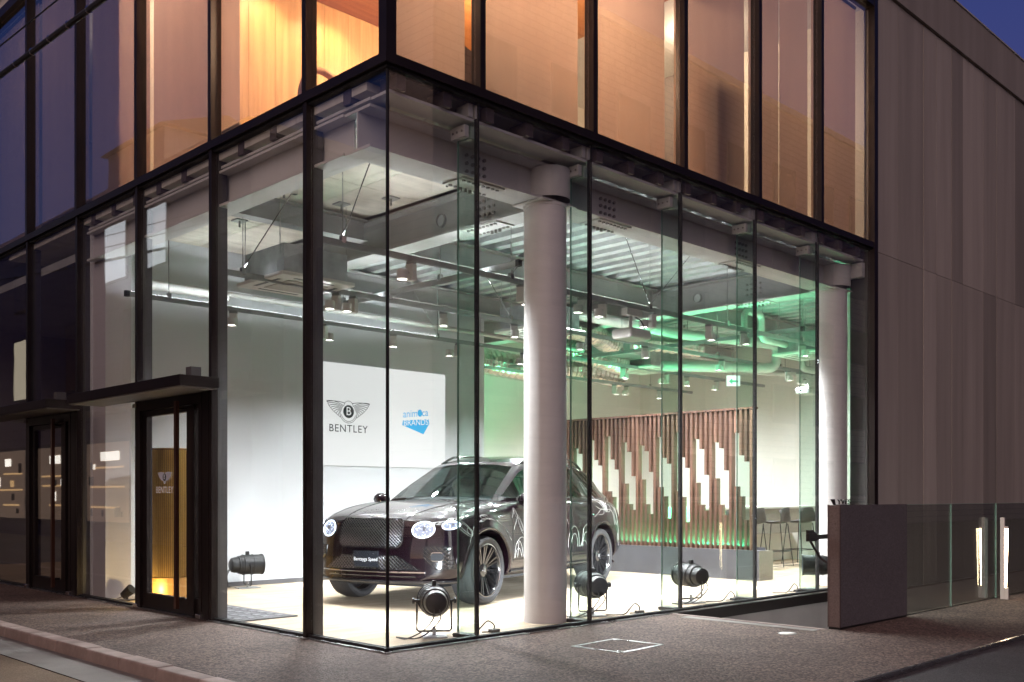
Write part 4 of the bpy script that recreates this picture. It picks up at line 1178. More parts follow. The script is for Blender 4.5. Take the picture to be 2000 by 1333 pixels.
for sg in (-1, 1):
    S2 = [gsec(g, sg) for g in GX]
    for i in range(len(GX) - 1):
        x0, x1 = GX[i][0], GX[i + 1][0]
        for j in range(6):
            q = [S2[i][j], S2[i + 1][j], S2[i + 1][j + 1], S2[i][j + 1]]
            if j >= 4 and x1 <= 1.21: key = 'windscreen'
            elif j >= 4 and x0 >= 3.19: key = 'rear_window'
            elif j == 1 and x0 >= .61 and x1 <= 1.67: key = ('front_side_window', sg)
            elif j == 1 and x0 >= 1.73 and x1 <= 2.63: key = ('rear_side_window', sg)
            elif j == 1 and x0 >= 2.73 and x1 <= 3.21: key = ('quarter_window', sg)
            elif j == 1: key = 'pillar'
            elif j >= 4 and 1.29 < x0 < 2.9: key = 'glass_roof'
            else: key = 'roof_shell'
            put(key, q)
gh_all = MB()
for k, mb in panels.items():
    nm = k if isinstance(k, str) else k[0]
    m_ = {'windscreen': cglass, 'rear_window': sglass, 'front_side_window': cglass, 'rear_side_window': sglass, 'quarter_window': sglass, 'pillar': gblack, 'glass_roof': gblack, 'roof_shell': paint}[nm]
    gh_all.add(mb.v, mb.f)
    mb.build(nm, m_, car, smooth=True, weld=True)
gbm = bmesh.new(); tmp = gh_all.mesh('tmp'); gbm.from_mesh(tmp); gh_bvh = BVHTree.FromBMesh(gbm); gbm.free()

def pf(y, z, off=0.006):
    h = body_bvh.ray_cast(Vector((-3, y, z)), Vector((1, 0, 0)))
    if h[0] is None: return Vector((-.6 - off, y, z))
    return h[0] + h[1] * (off if h[1].x < 0 else -off)
def ps(x, z, sg=-1, off=0.005):
    best = None
    for bv in (body_bvh, gh_bvh):
        h = bv.ray_cast(Vector((x, sg * 3, z)), Vector((0, -sg, 0)))
        if h[0] is not None and (best is None or abs(h[0].y) > abs(best[0].y)): best = h
    if best is None: return Vector((x, sg * (.95 + off), z))
    n_ = best[1] if best[1].y * sg > 0 else -best[1]
    return best[0] + n_ * off
def ptop(x, y, off=0.004):
    h = body_bvh.ray_cast(Vector((x, y, 3)), Vector((0, 0, -1)))
    return h[0] + Vector((0, 0, off))
def patch(name, poly, off, m, parent, fn=pf, step=0.05):
    bm = bmesh.new()
    bm.faces.new([bm.verts.new((0, a, c)) for a, c in poly])
    for ax in (1, 2):
        lo = min(p[ax - 1] for p in poly); hi = max(p[ax - 1] for p in poly)
        k = lo + step
        while k < hi:
            co = [0, 0, 0]; co[ax] = k; no = [0, 0, 0]; no[ax] = 1
            bmesh.ops.bisect_plane(bm, geom=bm.verts[:] + bm.edges[:] + bm.faces[:], plane_co=co, plane_no=no)
            k += step
    for v in bm.verts: v.co = fn(v.co.y, v.co.z, off)
    bmesh.ops.recalc_face_normals(bm, faces=bm.faces)
    for f in bm.faces: f.smooth = True
    me = bpy.data.meshes.new(name); bm.to_mesh(me); bm.free()
    return obj(name, me, m, parent)
def inside(p, poly):
    r = False; n = len(poly)
    for i in range(n):
        a, b_ = poly[i], poly[i - 1]
        if (a[1] > p[1]) != (b_[1] > p[1]) and p[0] < (b_[0] - a[0]) * (p[1] - a[1]) / (b_[1] - a[1]) + a[0]: r = not r
    return r
def mesh_bars(name, poly, sp, ang, r, off, m, parent):
    b = MB()
    cx_ = sum(p[0] for p in poly) / len(poly); cz_ = sum(p[1] for p in poly) / len(poly)
    for sgn in (1, -1):
        d = Vector((math.cos(ang), sgn * math.sin(ang))); nrm = Vector((-d.y, d.x))
        for k in range(-60, 61):
            o = Vector((cx_, cz_)) + nrm * (k * sp)
            run = []
            t = -1.2
            while t <= 1.2:
                p = o + d * t
                if inside((p.x, p.y), poly): run.append(pf(p.x, p.y, off + (0.002 if sgn > 0 else -0.001)))
                else:
                    if len(run) > 1: b.tube(run, r, 4)
                    run = []
                t += 0.02
            if len(run) > 1: b.tube(run, r, 4)
    return tag(b.build(name, m, parent), kind='stuff')
def rrect(x0, x1, z0, z1, r, n=5):
    out = []
    for cx_, cz_, a0 in ((x1 - r, z1 - r, 0), (x0 + r, z1 - r, 90), (x0 + r, z0 + r, 180), (x1 - r, z0 + r, 270)):
        for k in range(n + 1):
            a = R(a0 + 90 * k / n); out.append((cx_ + r * math.cos(a), cz_ + r * math.sin(a)))
    return out
def outline(name, poly, r, off, m, parent, fn=pf):
    pts = []
    n = len(poly)
    for i in range(n):
        a, b_ = Vector(poly[i]), Vector(poly[(i + 1) % n])
        k = max(1, int((b_ - a).length / 0.05))
        for j in range(k):
            p = a.lerp(b_, j / k); pts.append(fn(p.x, p.y, off))
    return MB().tube(pts, r, 6, closed=True).build(name, m, parent, smooth=True)

gp = rrect(-.405, .405, .640, .930, .07)
gr = patch('grille', gp, .004, gblack, car)
mesh_bars('grille_mesh', gp, .0235, R(40), .0046, .012, dchrome, gr)
outline('grille_surround', gp, .010, .008, gblack, gr)
MB().tube([pf(0, z, .014) for z in (.66, .75, .84, .915)], .006, 6).build('centre_vane', dchrome, gr)
ip = [(-.62, .405), (-.36, .555), (.36, .555), (.62, .405)]
it = patch('lower_intake', ip, .004, gblack, car)
mesh_bars('intake_mesh', ip, .028, R(42), .0035, .010, dchrome, it)
for sg in (-1, 1):
    sp_ = [(sg * .63, .645), (sg * .70, .66), (sg * .885, .655), (sg * .905, .42), (sg * .76, .418), (sg * .64, .55)]
    si = patch('side_intake', sp_, .004, gblack, car, step=.035)
    mesh_bars('intake_mesh', sp_, .030, R(45), .0036, .010, dchrome, si)
    outline('intake_surround', sp_, .007, .006, gblack, si)
    fp = rrect(sg * .77 - .062, sg * .77 + .062, .505, .590, .035)
    fl = patch('fog_lamp', fp, .016, pm('smoked_lamp', (0.012, 0.013, 0.016), 0.6, 0.0, spec=0.15), si, step=.03)
    outline('fog_lamp_ring', fp, .006, .017, M['chrome'], si)
    for nm, cy_, cz_, a_, b_ in (('main_headlight', .615, .822, .118, .088), ('outer_headlight', .842, .866, .062, .046)):
        ep = [(sg * cy_ + a_ * math.cos(2 * math.pi * k / 30), cz_ + b_ * math.sin(2 * math.pi * k / 30)) for k in range(30)]
        hl = patch(nm, ep, .006, pm('crystal_lamp', (0.35, 0.38, 0.45), 0.08, 0.6, 0.5, 60, bump=1.0, bscale=45, emit=(0.45, 0.58, 1.0), estr=0.22) if 'crystal_lamp' not in bpy.data.materials else bpy.data.materials['crystal_lamp'], car, step=.025)
        ring = pm('lit_ring', (0.8, 0.85, 1), 0.3, emit=(0.70, 0.82, 1.0), estr=3.2) if 'lit_ring' not in bpy.data.materials else bpy.data.materials['lit_ring']
        outline('light_ring', [(sg * cy_ + (a_ - .008) * math.cos(2 * math.pi * k / 30), cz_ + (b_ - .008) * math.sin(2 * math.pi * k / 30)) for k in range(30)], .0055, .010, ring, hl)
        outline('bezel', ep, .0055, .006, M['chrome'], hl)
        pts = []
        jb = MB()
        for k in range(40 if a_ > .1 else 16):
            rr = math.sqrt(random.random()) * .82; an = random.uniform(0, 6.283)
            p = pf(sg * cy_ + a_ * rr * math.cos(an), cz_ + b_ * rr * math.sin(an), .010)
            jb.lathe([(0, .003), (.0035, 0), (0, -.003)], 6, Matrix.Translation(p))
        tag(jb.build('cut_crystals', ring, hl), kind='stuff')
        pc = pf(sg * cy_ + sg * .01, cz_ + .01, .012)
        MB().lathe([(0, -.012), (b_ * .26, -.010), (b_ * .28, 0), (b_ * .20, .006), (0, .010)], 16, Matrix.Translation(pc) @ Matrix.Rotation(R(-90), 4, 'Y')).build('projector_lens', pm('lamp_core', (0.16, 0.17, 0.2), 0.1, 0.4) if 'lamp_core' not in bpy.data.materials else bpy.data.materials['lamp_core'], hl, smooth=True)
# front splitter and chrome blade
splp = [(-.83, .275), (-.83, .335), (.83, .335), (.83, .275)]
patch('splitter_recess', [(-.62, .285), (-.56, .345), (.56, .345), (.62, .285)], .004, gblack, car)
MB().tube([pf(-.86 + 1.72 * k / 30, .300, .022) for k in range(31)], .020, 8).build('splitter', gblack, car, smooth=True)
MB().tube([pf(-.66 + 1.32 * k / 30, .383, .010) for k in range(31)], .009, 6).build('chrome_blade', M['chrome'], car, smooth=True)
for yy in (-.30, .02, .34):
    MB().tube([pf(yy, .285, .012), pf(yy + .05, .345, .010)], .010, 6).build('splitter_strut', paint, car)
# number plate
npx = pf(.0, .515, .030).x
pl = MB().box(npx - .012, npx, -.165, .165, .430, .598).build('number_plate', pm('plate_black', (0.015, 0.018, 0.024), 0.25, 0, 0.1, 8, coat=0.4), car, bevel=.004)
me = text_mesh('Bentayga Speed', .052, 0, 'plate_lettering')
for v in me.vertices: v.co = Vector((npx - .0135, -v.co.x * .95, .512 + v.co.y))
obj('plate_lettering', me, pm('plate_white', (0.85, 0.85, 0.85), 0.4, emit=(1, 1, 1), estr=0.12), pl)
for s in (-1, 1): MB().lathe([(0, .004), (.008, .003), (.009, 0)], 10, Matrix.Translation((npx - .0125, s * .105, .572)) @ Matrix.Rotation(R(-90), 4, 'Y')).build('plate_screw', M['chrome'], pl)
# badge on the nose
MB().lathe([(0, .010), (.020, .008), (.024, 0)], 16, Matrix.Translation(ptop(-.80, 0, .004))).build('nose_badge', M['chrome'], car, smooth=True)
bw = MB()
for s in (-1, 1): bw.tube([ptop(-.80, s * .02, .008), ptop(-.795, s * .05, .010), ptop(-.78, s * .085, .008)], [.008, .007, .002], 6)
bw.build('badge_wings', M['chrome'], car, smooth=True)
# bonnet creases and shut lines
for s in (-1, 1):
    MB().tube([ptop(x, s * (.40 + .16 * (x + .8)), .001) for x in [-.80 + .1 * k for k in range(13)]], .006, 6).build('bonnet_crease', paint, car, smooth=True)
    MB().tube([ptop(x, s * (.73 + .05 * (x + .6)), -.001) for x in [-.66 + .1 * k for k in range(11)]], .004, 5).build('bonnet_shut_line', M['rubber'], car)
    for nm, xs in (('door_shut_line', .44), ('door_shut_line', 1.66), ('door_shut_line', 2.62)):
        MB().tube([ps(xs + .05 * (z - .3), z, s, .0005) for z in [.36 + .08 * k for k in range(10)]], .0035, 5).build(nm, M['rubber'], car)
    # fender vent
    vp = [(.04, .945), (.12, .885), (.40, .900), (.42, .975)]
    fv = patch('fender_vent', vp, .004, gblack, car, fn=lambda a, c, o, s=s: ps(a, c, s, o), step=.06)
    for k in range(3):
        MB().tube([ps(.09 + .02 * k, .905 + .022 * k, s, .012), ps(.40, .912 + .024 * k, s, .012)], .006, 6).build('vent_blade', dchrome, fv)
    # sill and arch mouldings
    MB().tube([ps(.42 + .1 * k, .335, s, .012) for k in range(21)], .018, 8).build('sill_moulding', gblack, car, smooth=True)
    MB().tube([ps(.46 + .1 * k, .455, s, .006) for k in range(20)], .007, 6).build('side_crease', paint, car, smooth=True)
    for wx in (-.075, 2.93):
        MB().tube([ps(wx + .452 * math.cos(a), .375 + .452 * math.sin(a), s, .004) for a in [R(-14 + 208 * k / 30) for k in range(31)]], .016, 8).build('arch_lip', paint, car, smooth=True)
    for hx in (1.40, 2.42):
        MB().tube([ps(hx, .93, s, .012), ps(hx + .03, .932, s, .030), ps(hx + .17, .936, s, .030), ps(hx + .20, .938, s, .012)], .010, 8).build('door_handle', M['chrome'], car, smooth=True)
    # mirror
    mo = MB()
    prof = []
    mm = Matrix.Translation((.70, s * 1.03, 1.135)) @ Matrix.Scale(.62, 4, Vector((1, 0, 0))) @ Matrix.Scale(1.25, 4, Vector((0, 1, 0))) @ Matrix.Scale(.85, 4, Vector((0, 0, 1)))
    mo.lathe([(0.001, -.095), (.05, -.085), (.085, -.05), (.098, 0), (.085, .05), (.05, .085), (.001, .095)], 20, mm)
    mr_ = mo.build('wing_mirror', paint, car, smooth=True)
    MB().hexa([(.66, s * .86, 1.06), (.75, s * .86, 1.06), (.74, s * .98, 1.075), (.68, s * .98, 1.075)], [(.66, s * .86, 1.085), (.75, s * .86, 1.085), (.74, s * .98, 1.10), (.68, s * .98, 1.10)]).build('mirror_foot', gblack, mr_)
    # roof rail
    rp = []
    for k in range(15):
        x = 1.38 + 1.75 * k / 14
        zt = [g for g in GX if g[0] <= x][-1]; zn = [g for g in GX if g[0] > x][0]
        t = (x - zt[0]) / (zn[0] - zt[0]); zr = zt[1] + (zn[1] - zt[1]) * t; wr = zt[3] + (zn[3] - zt[3]) * t
        rp.append((x, s * (wr - .02), zr - .02 + .045 * min(1, k / 2, (14 - k) / 2)))
    MB().tube(rp, .016, 8).build('roof_rail', gblack, car, smooth=True)
# tail lamp hints at the rear corners
for s in (-1, 1):
    tl = [ (3.60, .86), (3.60, .98), (3.74, .98), (3.74, .86)]
    patch('tail_lamp', tl, .004, pm('red_lamp', (0.25, 0.01, 0.01), 0.15, coat=0.5) if 'red_lamp' not in bpy.data.materials else bpy.data.materials['red_lamp'], car, fn=lambda a, c, o, s=s: ps(a, c, s, o))
# cabin
for s, lab in ((-1, 'passenger'), (1, 'driver')):
    se = MB().hexa([(1.50, s * .40 - .24, .95), (1.72, s * .40 - .24, .95), (1.72, s * .40 + .24, .95), (1.50, s * .40 + .24, .95)],
                   [(1.66, s * .40 - .20, 1.40), (1.76, s * .40 - .20, 1.40), (1.76, s * .40 + .20, 1.40), (1.66, s * .40 + .20, 1.40)]).build('seat_back', leather, car, bevel=.04)
    MB().box(1.66, 1.76, s * .40 - .13, s * .40 + .13, 1.42, 1.56).build('headrest', leather, car, bevel=.035)
MB().hexa([(.62, -.70, 1.08), (1.02, -.70, 1.08), (1.02, .70, 1.08), (.62, .70, 1.08)], [(.70, -.66, 1.155), (.98, -.66, 1.175), (.98, .66, 1.175), (.70, .66, 1.155)]).build('dashboard', dash, car, bevel=.03)
Mx = Matrix.Translation((1.10, .40, 1.16)) @ Matrix.Rotation(R(-65), 4, 'Y')
MB().tube([Mx @ Vector((.165 * math.cos(2 * math.pi * k / 28), .165 * math.sin(2 * math.pi * k / 28), 0)) for k in range(28)], .014, 8, closed=True).build('steering_wheel', dash, car, smooth=True)
MB().box(1.12, 1.15, -.11, .11, 1.46, 1.52).build('rear_view_mirror', gblack, car, bevel=.012)

# wheels
def wheel(wx, sg):
    w = bpy.data.objects.new('wheel', None); C.objects.link(w); w.parent = car
    w.location = (wx, sg * .835, .372)
    T = Matrix.Rotation(R(90) * sg, 4, 'X')          # lathe axis -> outboard along sg*y
    T = Matrix.Rotation(R(-90) * sg, 4, 'X')
    T = Matrix(((1, 0, 0, 0), (0, 0, sg, 0), (0, 1, 0, 0), (0, 0, 0, 1)))
    prof = [(.288, -.115), (.300, -.135), (.335, -.142), (.358, -.128), (.370, -.09), (.372, -.04), (.372, .04), (.370, .09), (.358, .128), (.335, .142), (.300, .136), (.288, .118), (.280, .10), (.280, -.10)]
    MB().lathe(prof, 56, T, closed=True).build('tyre', pm('tyre_rubber', (0.022, 0.022, 0.024), 0.7, 0, 0.2, 12, bump=0.2, bscale=40) if 'tyre_rubber' not in bpy.data.materials else bpy.data.materials['tyre_rubber'], w, smooth=True)
    tr = MB()
    for g in (-.06, -.02, .02, .06):
        tr.lathe([(.3715, g - .006), (.3735, g - .004), (.3735, g + .004), (.3715, g + .006)], 56, T)
    tr.build('tread_rib', M['rubber'], w, smooth=True)
    MB().lathe([(.279, -.10), (.272, -.09), (.262, .02), (.268, .098), (.280, .120), (.287, .122), (.287, .112)], 56, T).build('rim', gblack, w, smooth=True)
    MB().lathe([(.2875, .1165), (.2885, .1245), (.281, .1250), (.2795, .1205)], 56, T, closed=True).build('rim_edge', M['chrome'], w, smooth=True)
    MB().lathe([(0, .045), (.06, .045), (.25, .012), (.262, .0), (.262, -.02)], 40, T).build('brake_disc', pm('dark_disc', (0.05, 0.05, 0.055), 0.4, 0.8) if 'dark_disc' not in bpy.data.materials else bpy.data.materials['dark_disc'], w, smooth=True)
    sk = MB()
    for k in range(22):
        a = 2 * math.pi * k / 22; da = (.055 if k % 2 else -.055)
        c0 = Vector((.055 * math.cos(a), .055 * math.sin(a), .070)); c1 = Vector((.270 * math.cos(a + da), .270 * math.sin(a + da), .108))
        t = Vector((-math.sin(a), math.cos(a), 0))
        wd0, wd1 = .007, .012
        bq = [c0 - t * wd0, c0 + t * wd0, c1 + t * wd1, c1 - t * wd1]
        lo = [T @ (p - Vector((0, 0, .035))) for p in bq]; hi = [T @ p for p in bq]
        sk.hexa(lo, hi)
    sk.build('spokes', pm('polished_black_spoke', (0.06, 0.06, 0.065), 0.13, 0.9) if 'polished_black_spoke' not in bpy.data.materials else bpy.data.materials['polished_black_spoke'], w)
    MB().lathe([(.075, .05), (.072, .078), (.045, .088), (.043, .092), (0, .093)], 24, T).build('hub', gblack, w, smooth=True)
    me = text_mesh('B', .06, 0, 'hub_letter')
    for v in me.vertices: v.co = T @ Vector((-sg * -v.co.x if sg < 0 else -v.co.x, v.co.y, .0945))
    obj('hub_letter', me, silver, w)
    return w
for wx, sg in WH: wheel(wx, sg)
MB().box(-.5, 3.5, -.60, .60, .20, .30).build('underbody', M['rubber'], car)

# line-art decals along the side facing the street
def art(name, lines, r=.0022, sg=-1):
    b = MB()
    for ln, cl in lines:
        P_ = [Vector(p) for p in ln]; n = len(P_); out = []
        m_ = n if cl else n - 1
        for i in range(m_):
            p0, p1, p2, p3 = (P_[(i - 1) % n], P_[i], P_[(i + 1) % n], P_[(i + 2) % n]) if cl else (P_[max(i - 1, 0)], P_[i], P_[i + 1], P_[min(i + 2, n - 1)])
            for k in range(6):
                u = k / 6
                q = 0.5 * ((2 * p1) + (p2 - p0) * u + (2 * p0 - 5 * p1 + 4 * p2 - p3) * u * u + (3 * p1 - p0 - 3 * p2 + p3) * u ** 3)
                out.append(ps(q.x, q.y, sg, .003))
        if not cl: out.append(ps(P_[-1].x, P_[-1].y, sg, .004))
        ok = [out[0]]
        for q in out[1:]:
            if (q - ok[-1]).length < .12: ok.append(q)
        if len(ok) > 2: b.tube(ok, r, 5, closed=cl)
    return b.build(name, silver, car, smooth=True)
def ell(cx_, cz_, a, c, rot, n=12):
    return [(cx_ + a * math.cos(t) * math.cos(rot) - c * math.sin(t) * math.sin(rot), cz_ + a * math.cos(t) * math.sin(rot) + c * math.sin(t) * math.cos(rot)) for t in [2 * math.pi * k / n for k in range(n)]]
dfly = [(ell(-.49, .845, .145, .048, R(-38)), True), (ell(-.47, .835, .105, .030, R(-38)), True), (ell(-.41, .80, .05, .03, R(-38)), True), (ell(-.655, .895, .085, .018, R(6)), True), (ell(-.655, .895, .055, .010, R(6)), True),
        ([(-.56, .918), (-.48, .95), (-.40, .988)], False), ([(-.378, .777), (-.42, .70), (-.45, .60), (-.455, .50)], False)]
art('dragonfly_art', dfly)
art('wheel_arch_art', [([(-.378, .777), (-.315, .868), (-.135, .925), (.085, .905), (.277, .818), (.417, .68)], False), (ell(-.20, .93, .10, .03, R(6)), True), (ell(-.13, .95, .07, .022, R(-4)), True)])
art('door_art', [([(.536, 1.02), (.596, .949), (.669, .877), (.76, .75)], False), (ell(.66, .85, .13, .035, R(-58)), True), (ell(.66, .85, .09, .02, R(-58)), True), (ell(.56, .98, .07, .022, R(-60)), True), ([(.596, .949), (.488, .795)], False),
                 ([(.488, .476), (.524, .619), (.645, .702), (.743, .675), (.80, .56)], False), ([(.5, .475), (.536, .56), (.60, .58), (.645, .526), (.669, .478)], False), ([(.56, .48), (.60, .66), (.66, .60), (.70, .48)], False), ([(.72, .48), (.76, .62), (.80, .70)], False), ([(.52, 1.03), (.50, .98), (.46, .93)], False)])
art('rear_door_art', [([(1.873, .529), (1.90, .66), (1.975, .75), (2.08, .793), (2.171, .712), (2.201, .527)], False), ([(1.95, .53), (2.0, .66), (2.08, .70), (2.14, .62), (2.15, .53)], False), ([(2.293, .523), (2.30, .68), (2.355, .772), (2.481, .836)], False), ([(2.262, .544), (2.33, .66), (2.387, .705), (2.50, .70)], False), ([(1.78, 1.0), (1.86, .90), (1.92, .82)], False), ([(2.24, .53), (2.28, .59), (2.36, .60), (2.42, .54)], False)])
art('rear_wing_art', [([(2.674, .90), (2.789, .95), (2.90, 1.0), (2.973, .98), (2.93, .93), (2.80, .93)], False), ([(2.767, 1.374), (2.817, 1.224), (2.916, 1.066), (3.018, .982), (3.069, 1.08), (2.96, 1.20), (2.82, 1.36)], False), (ell(3.02, 1.03, .08, .03, R(-60)), True), (ell(3.02, 1.03, .05, .015, R(-60)), True),
                      ([(3.30, 1.05), (3.45, .954), (3.53, .738), (3.52, .559)], False), ([(2.751, 1.04), (2.883, .998), (3.259, .972), (3.36, .78)], False), ([(3.40, 1.0), (3.36, .90), (3.44, .78), (3.50, .86), (3.44, 1.0)], True), ([(3.47, .66), (3.50, .55), (3.56, .48)], False), (ell(3.15, 1.01, .07, .05, R(20)), True)])
# ------------------------------------------------------------------ upper storey
part('oak_wall', MB().box(0.20, 3.9, 2.90, 3.0, 4.52, 7.71), M['upwood'])
for k in range(12):
    x0 = 0.20 + k * 0.30
    part('oak_board', MB().box(x0 + 0.0015, x0 + 0.2985, 2.886, 2.899, 4.52, 6.37), M['upwood'])
part('oak_ceiling', MB().box(0.18, 3.9, 0.20, 2.885, 6.372, 6.45), M['upceil'])
part('upper_partition', MB().box(0.16, 8.0, 5.0, 5.1, 4.52, 7.71), M['cream_wall'])
part('upper_flank_lining', MB().box(8.025, 8.056, 0.11, 5.0, 4.525, 7.71), M['cream_wall'])
part('upper_ceiling', MB().box(0.12, 16.0, 0.12, 12.4, 7.64, 7.70), M['white_wall'])
for k, (x, y, e, lab) in enumerate([(0.68, 2.52, 34, 'small round downlight in the oak ceiling, nearer the corner glass'), (1.42, 2.52, 34, 'small round downlight in the oak ceiling, farther from the glass')]):
    t = thing('downlight', lab, 'light', (x, y, 6.371), 0, 'oak room downlights')
    MB().lathe([(0.045, 0.0), (0.06, -0.002), (0.06, -0.010), (0.045, -0.008)], 20, closed=True).build('trim_ring', M['white_metal'], t)
    MB().lathe([(0, -0.004), (0.044, -0.004)], 20).build('lamp_face', emis('warm_lamp_face', (1.0, 0.78, 0.5), 12) if k == 0 else bpy.data.materials['warm_lamp_face'], t)
    lamp('downlight_beam', 'SPOT', (0, 0, -0.02), e * 3.2, (1.0, 0.66, 0.32), aim=(0, 0.22, -1.0), parent=t, size=0.04, angle=120, blend=0.8)
ROOM_E = 150
for k, (x, y, e) in enumerate([(0.9, 1.2, 1.5), (2.6, 1.3, 1.5), (4.6, 2.4, 0.7), (6.9, 2.0, 0.55)]):
    z = 6.36 if x < 3.9 else 7.62
    t = thing('room_light', 'round warm ceiling light upstairs behind the blinds, %s from the building corner' % ['first', 'second', 'third', 'fourth'][k], 'light', (x, y, z), 0, 'upstairs ceiling lights')
    MB().lathe([(0.0, -0.06), (0.13, -0.055), (0.16, -0.02), (0.16, 0.0)], 24).build('shade', bpy.data.materials['warm_lamp_face'], t, smooth=True)
    lamp('room_lamp', 'POINT', (0, 0, -0.18), ROOM_E * e, (1.0, 0.68, 0.42), parent=t, size=0.12)
t = thing('room_light', 'dim ceiling light in the upstairs room far along the street', 'light', (1.6, 7.6, 7.62), 0, 'upstairs ceiling lights')
MB().lathe([(0.0, -0.06), (0.13, -0.055), (0.16, -0.02), (0.16, 0.0)], 24).build('shade', bpy.data.materials['warm_lamp_face'], t, smooth=True)
lamp('room_lamp', 'POINT', (0, 0, -0.18), 45, (1.0, 0.7, 0.5), parent=t, size=0.12)
t = thing('room_light', 'ceiling light behind the tall blind left of the oak room', 'light', (1.4, 3.9, 7.62), 0, 'upstairs ceiling lights')
MB().lathe([(0.0, -0.06), (0.13, -0.055), (0.16, -0.02), (0.16, 0.0)], 24).build('shade', bpy.data.materials['warm_lamp_face'], t, smooth=True)
lamp('room_lamp', 'POINT', (0, 0, -0.4), 430, (1.0, 0.66, 0.40), parent=t, size=0.12)

def blind(axis, a0, a1, z0, label):
    t = thing('roller_blind', label, 'blind', (0.12, a0, z0) if axis == 'y' else (a0, 0.12, z0), 0, 'roller blinds upstairs')
    L_ = a1 - a0; H_ = UZ - 0.05 - z0; nx, nz = 10, 12
    vv = []; ff = []
    ph = random.uniform(0, 6)
    for j in range(nz + 1):
        for i in range(nx + 1):
            u = i / nx; w = j / nz
            d = 0.006 * math.sin(3.0 * u + ph) * (1 - w) + 0.010 * (u - .5) ** 2
            p = (d, u * L_, w * H_) if axis == 'y' else (u * L_, d, w * H_)
            vv.append(p)
    for j in range(nz):
        for i in range(nx):
            a = j * (nx + 1) + i; ff.append((a, a + 1, a + nx + 2, a + nx + 1))
    MB().add(vv, ff).build('cloth', M['blind'], t, smooth=True)
    if axis == 'y': MB().box(-0.006, 0.012, -0.004, L_ + 0.004, -0.022, 0.0).build('bottom_bar', M['bronze_in'], t)
    else: MB().box(-0.004, L_ + 0.004, -0.006, 0.012, -0.022, 0.0).build('bottom_bar', M['bronze_in'], t)
    MB().cyl((0.02, 0, H_ + 0.03), (0.02, L_, H_ + 0.03), 0.03, n=12).build('roller', M['bronze_in'], t) if axis == 'y' else MB().cyl((0, 0.02, H_ + 0.03), (L_, 0.02, H_ + 0.03), 0.03, n=12).build('roller', M['bronze_in'], t)
blind('y', 2.40, 2.76, 4.66, 'narrow strip of roller blind beside the open oak room window')
blind('y', 3.00, 4.17, 4.60, 'tall roller blind left of the oak room, lit warm with a bright left edge')
for k, (a, b_) in enumerate([(4.27, 5.77), (5.86, 7.36), (7.46, 8.95), (9.05, 10.55), (10.65, 12.15)]):
    blind('y', a, b_, 4.62 + 0.04 * (k % 2), 'dim mauve roller blind, %s window left of the brightly lit blind' % ['first', 'second', 'third', 'fourth', 'fifth'][k])
blind('x', 0.12, 0.89, 4.53, 'roller blind in the narrow window right of the building corner')
blind('x', 0.98, 2.30, 4.585, 'roller blind with a bright gap below, second window from the corner')
blind('x', 2.40, 3.63, 4.60, 'warm roller blind leaving an open gap at its right, third window from the corner')
blind('x', 3.80, 5.12, 4.53, 'pinkish roller blind covering the whole fourth window from the corner')
blind('x', 5.21, 5.862, 4.53, 'left blind of the split pair with a bright slit between')
blind('x', 5.885, 6.54, 4.53, 'right blind of the split pair with a bright slit between')
blind('x', 6.63, 7.80, 4.53, 'rightmost roller blind with a bright slit at its right edge')
# upstairs furniture seen over the sill, then an added panel that shades the blinds
ch = thing('hoop_chair', 'wooden hoop-backed chair upstairs behind the corner window', 'chair', (0.50, 1.55, 4.52), R(20))
MB().tube([(0.40 * math.cos(a), 0.16 * math.sin(2 * a) * 0, 0.44 + 0.0) for a in [0, 1]], 0.01, 4) 
MB().tube([(0.36 * math.cos(a), 0.0, 0.10 + 0.36 * math.sin(a)) for a in [math.pi * k / 20 for k in range(21)]], 0.032, 10).build('back_hoop', M['goldwood'], ch, smooth=True)
MB().lathe([(0, 0.40), (0.25, 0.40), (0.26, 0.43), (0.25, 0.46), (0, 0.46)], 24, Matrix.Translation((0, -0.22, -0.20))).build('seat', M['goldwood'], ch, smooth=True)
for sx in (-1, 1):
    for yy in (-0.38, -0.04):
        MB().cyl((sx * 0.17, yy, 0.20), (sx * 0.21, yy, 0.0), 0.016, 0.012, n=8).build('leg', M['goldwood'], ch)
    MB().cyl((sx * 0.355, 0, 0.11), (sx * 0.30, -0.05, 0.0), 0.02, n=8).build('back_post', M['goldwood'], ch)
sf = thing('wardrobe', 'tall dark cupboard shadowing the fourth blind from the corner', 'cupboard', (4.62, 0.52, 4.52))
MB().box(-0.33, 0.33, -0.22, 0.22, 0.03, 1.25).build('carcase', M['bronze_in'], sf)
MB().box(-0.30, 0.30, -0.20, 0.20, 0.0, 0.03).build('plinth', M['black'], sf)
ls = thing('added_shade_panel', 'added slanting panel upstairs shading the blinds in place of a reflected roof', 'panel', (1.35, 0.55, 4.52))  # added panel: its shade on the blinds imitates a roof reflected in the glass
MB().hexa([(-0.55, -0.02, 0), (1.3, -0.02, 0), (1.3, 0.02, 0), (-0.55, 0.02, 0)], [(-0.42, -0.02, 0.72), (1.3, -0.02, 0.22), (1.3, 0.02, 0.22), (-0.42, 0.02, 0.72)]).build('panel', M['bronze_in'], ls)

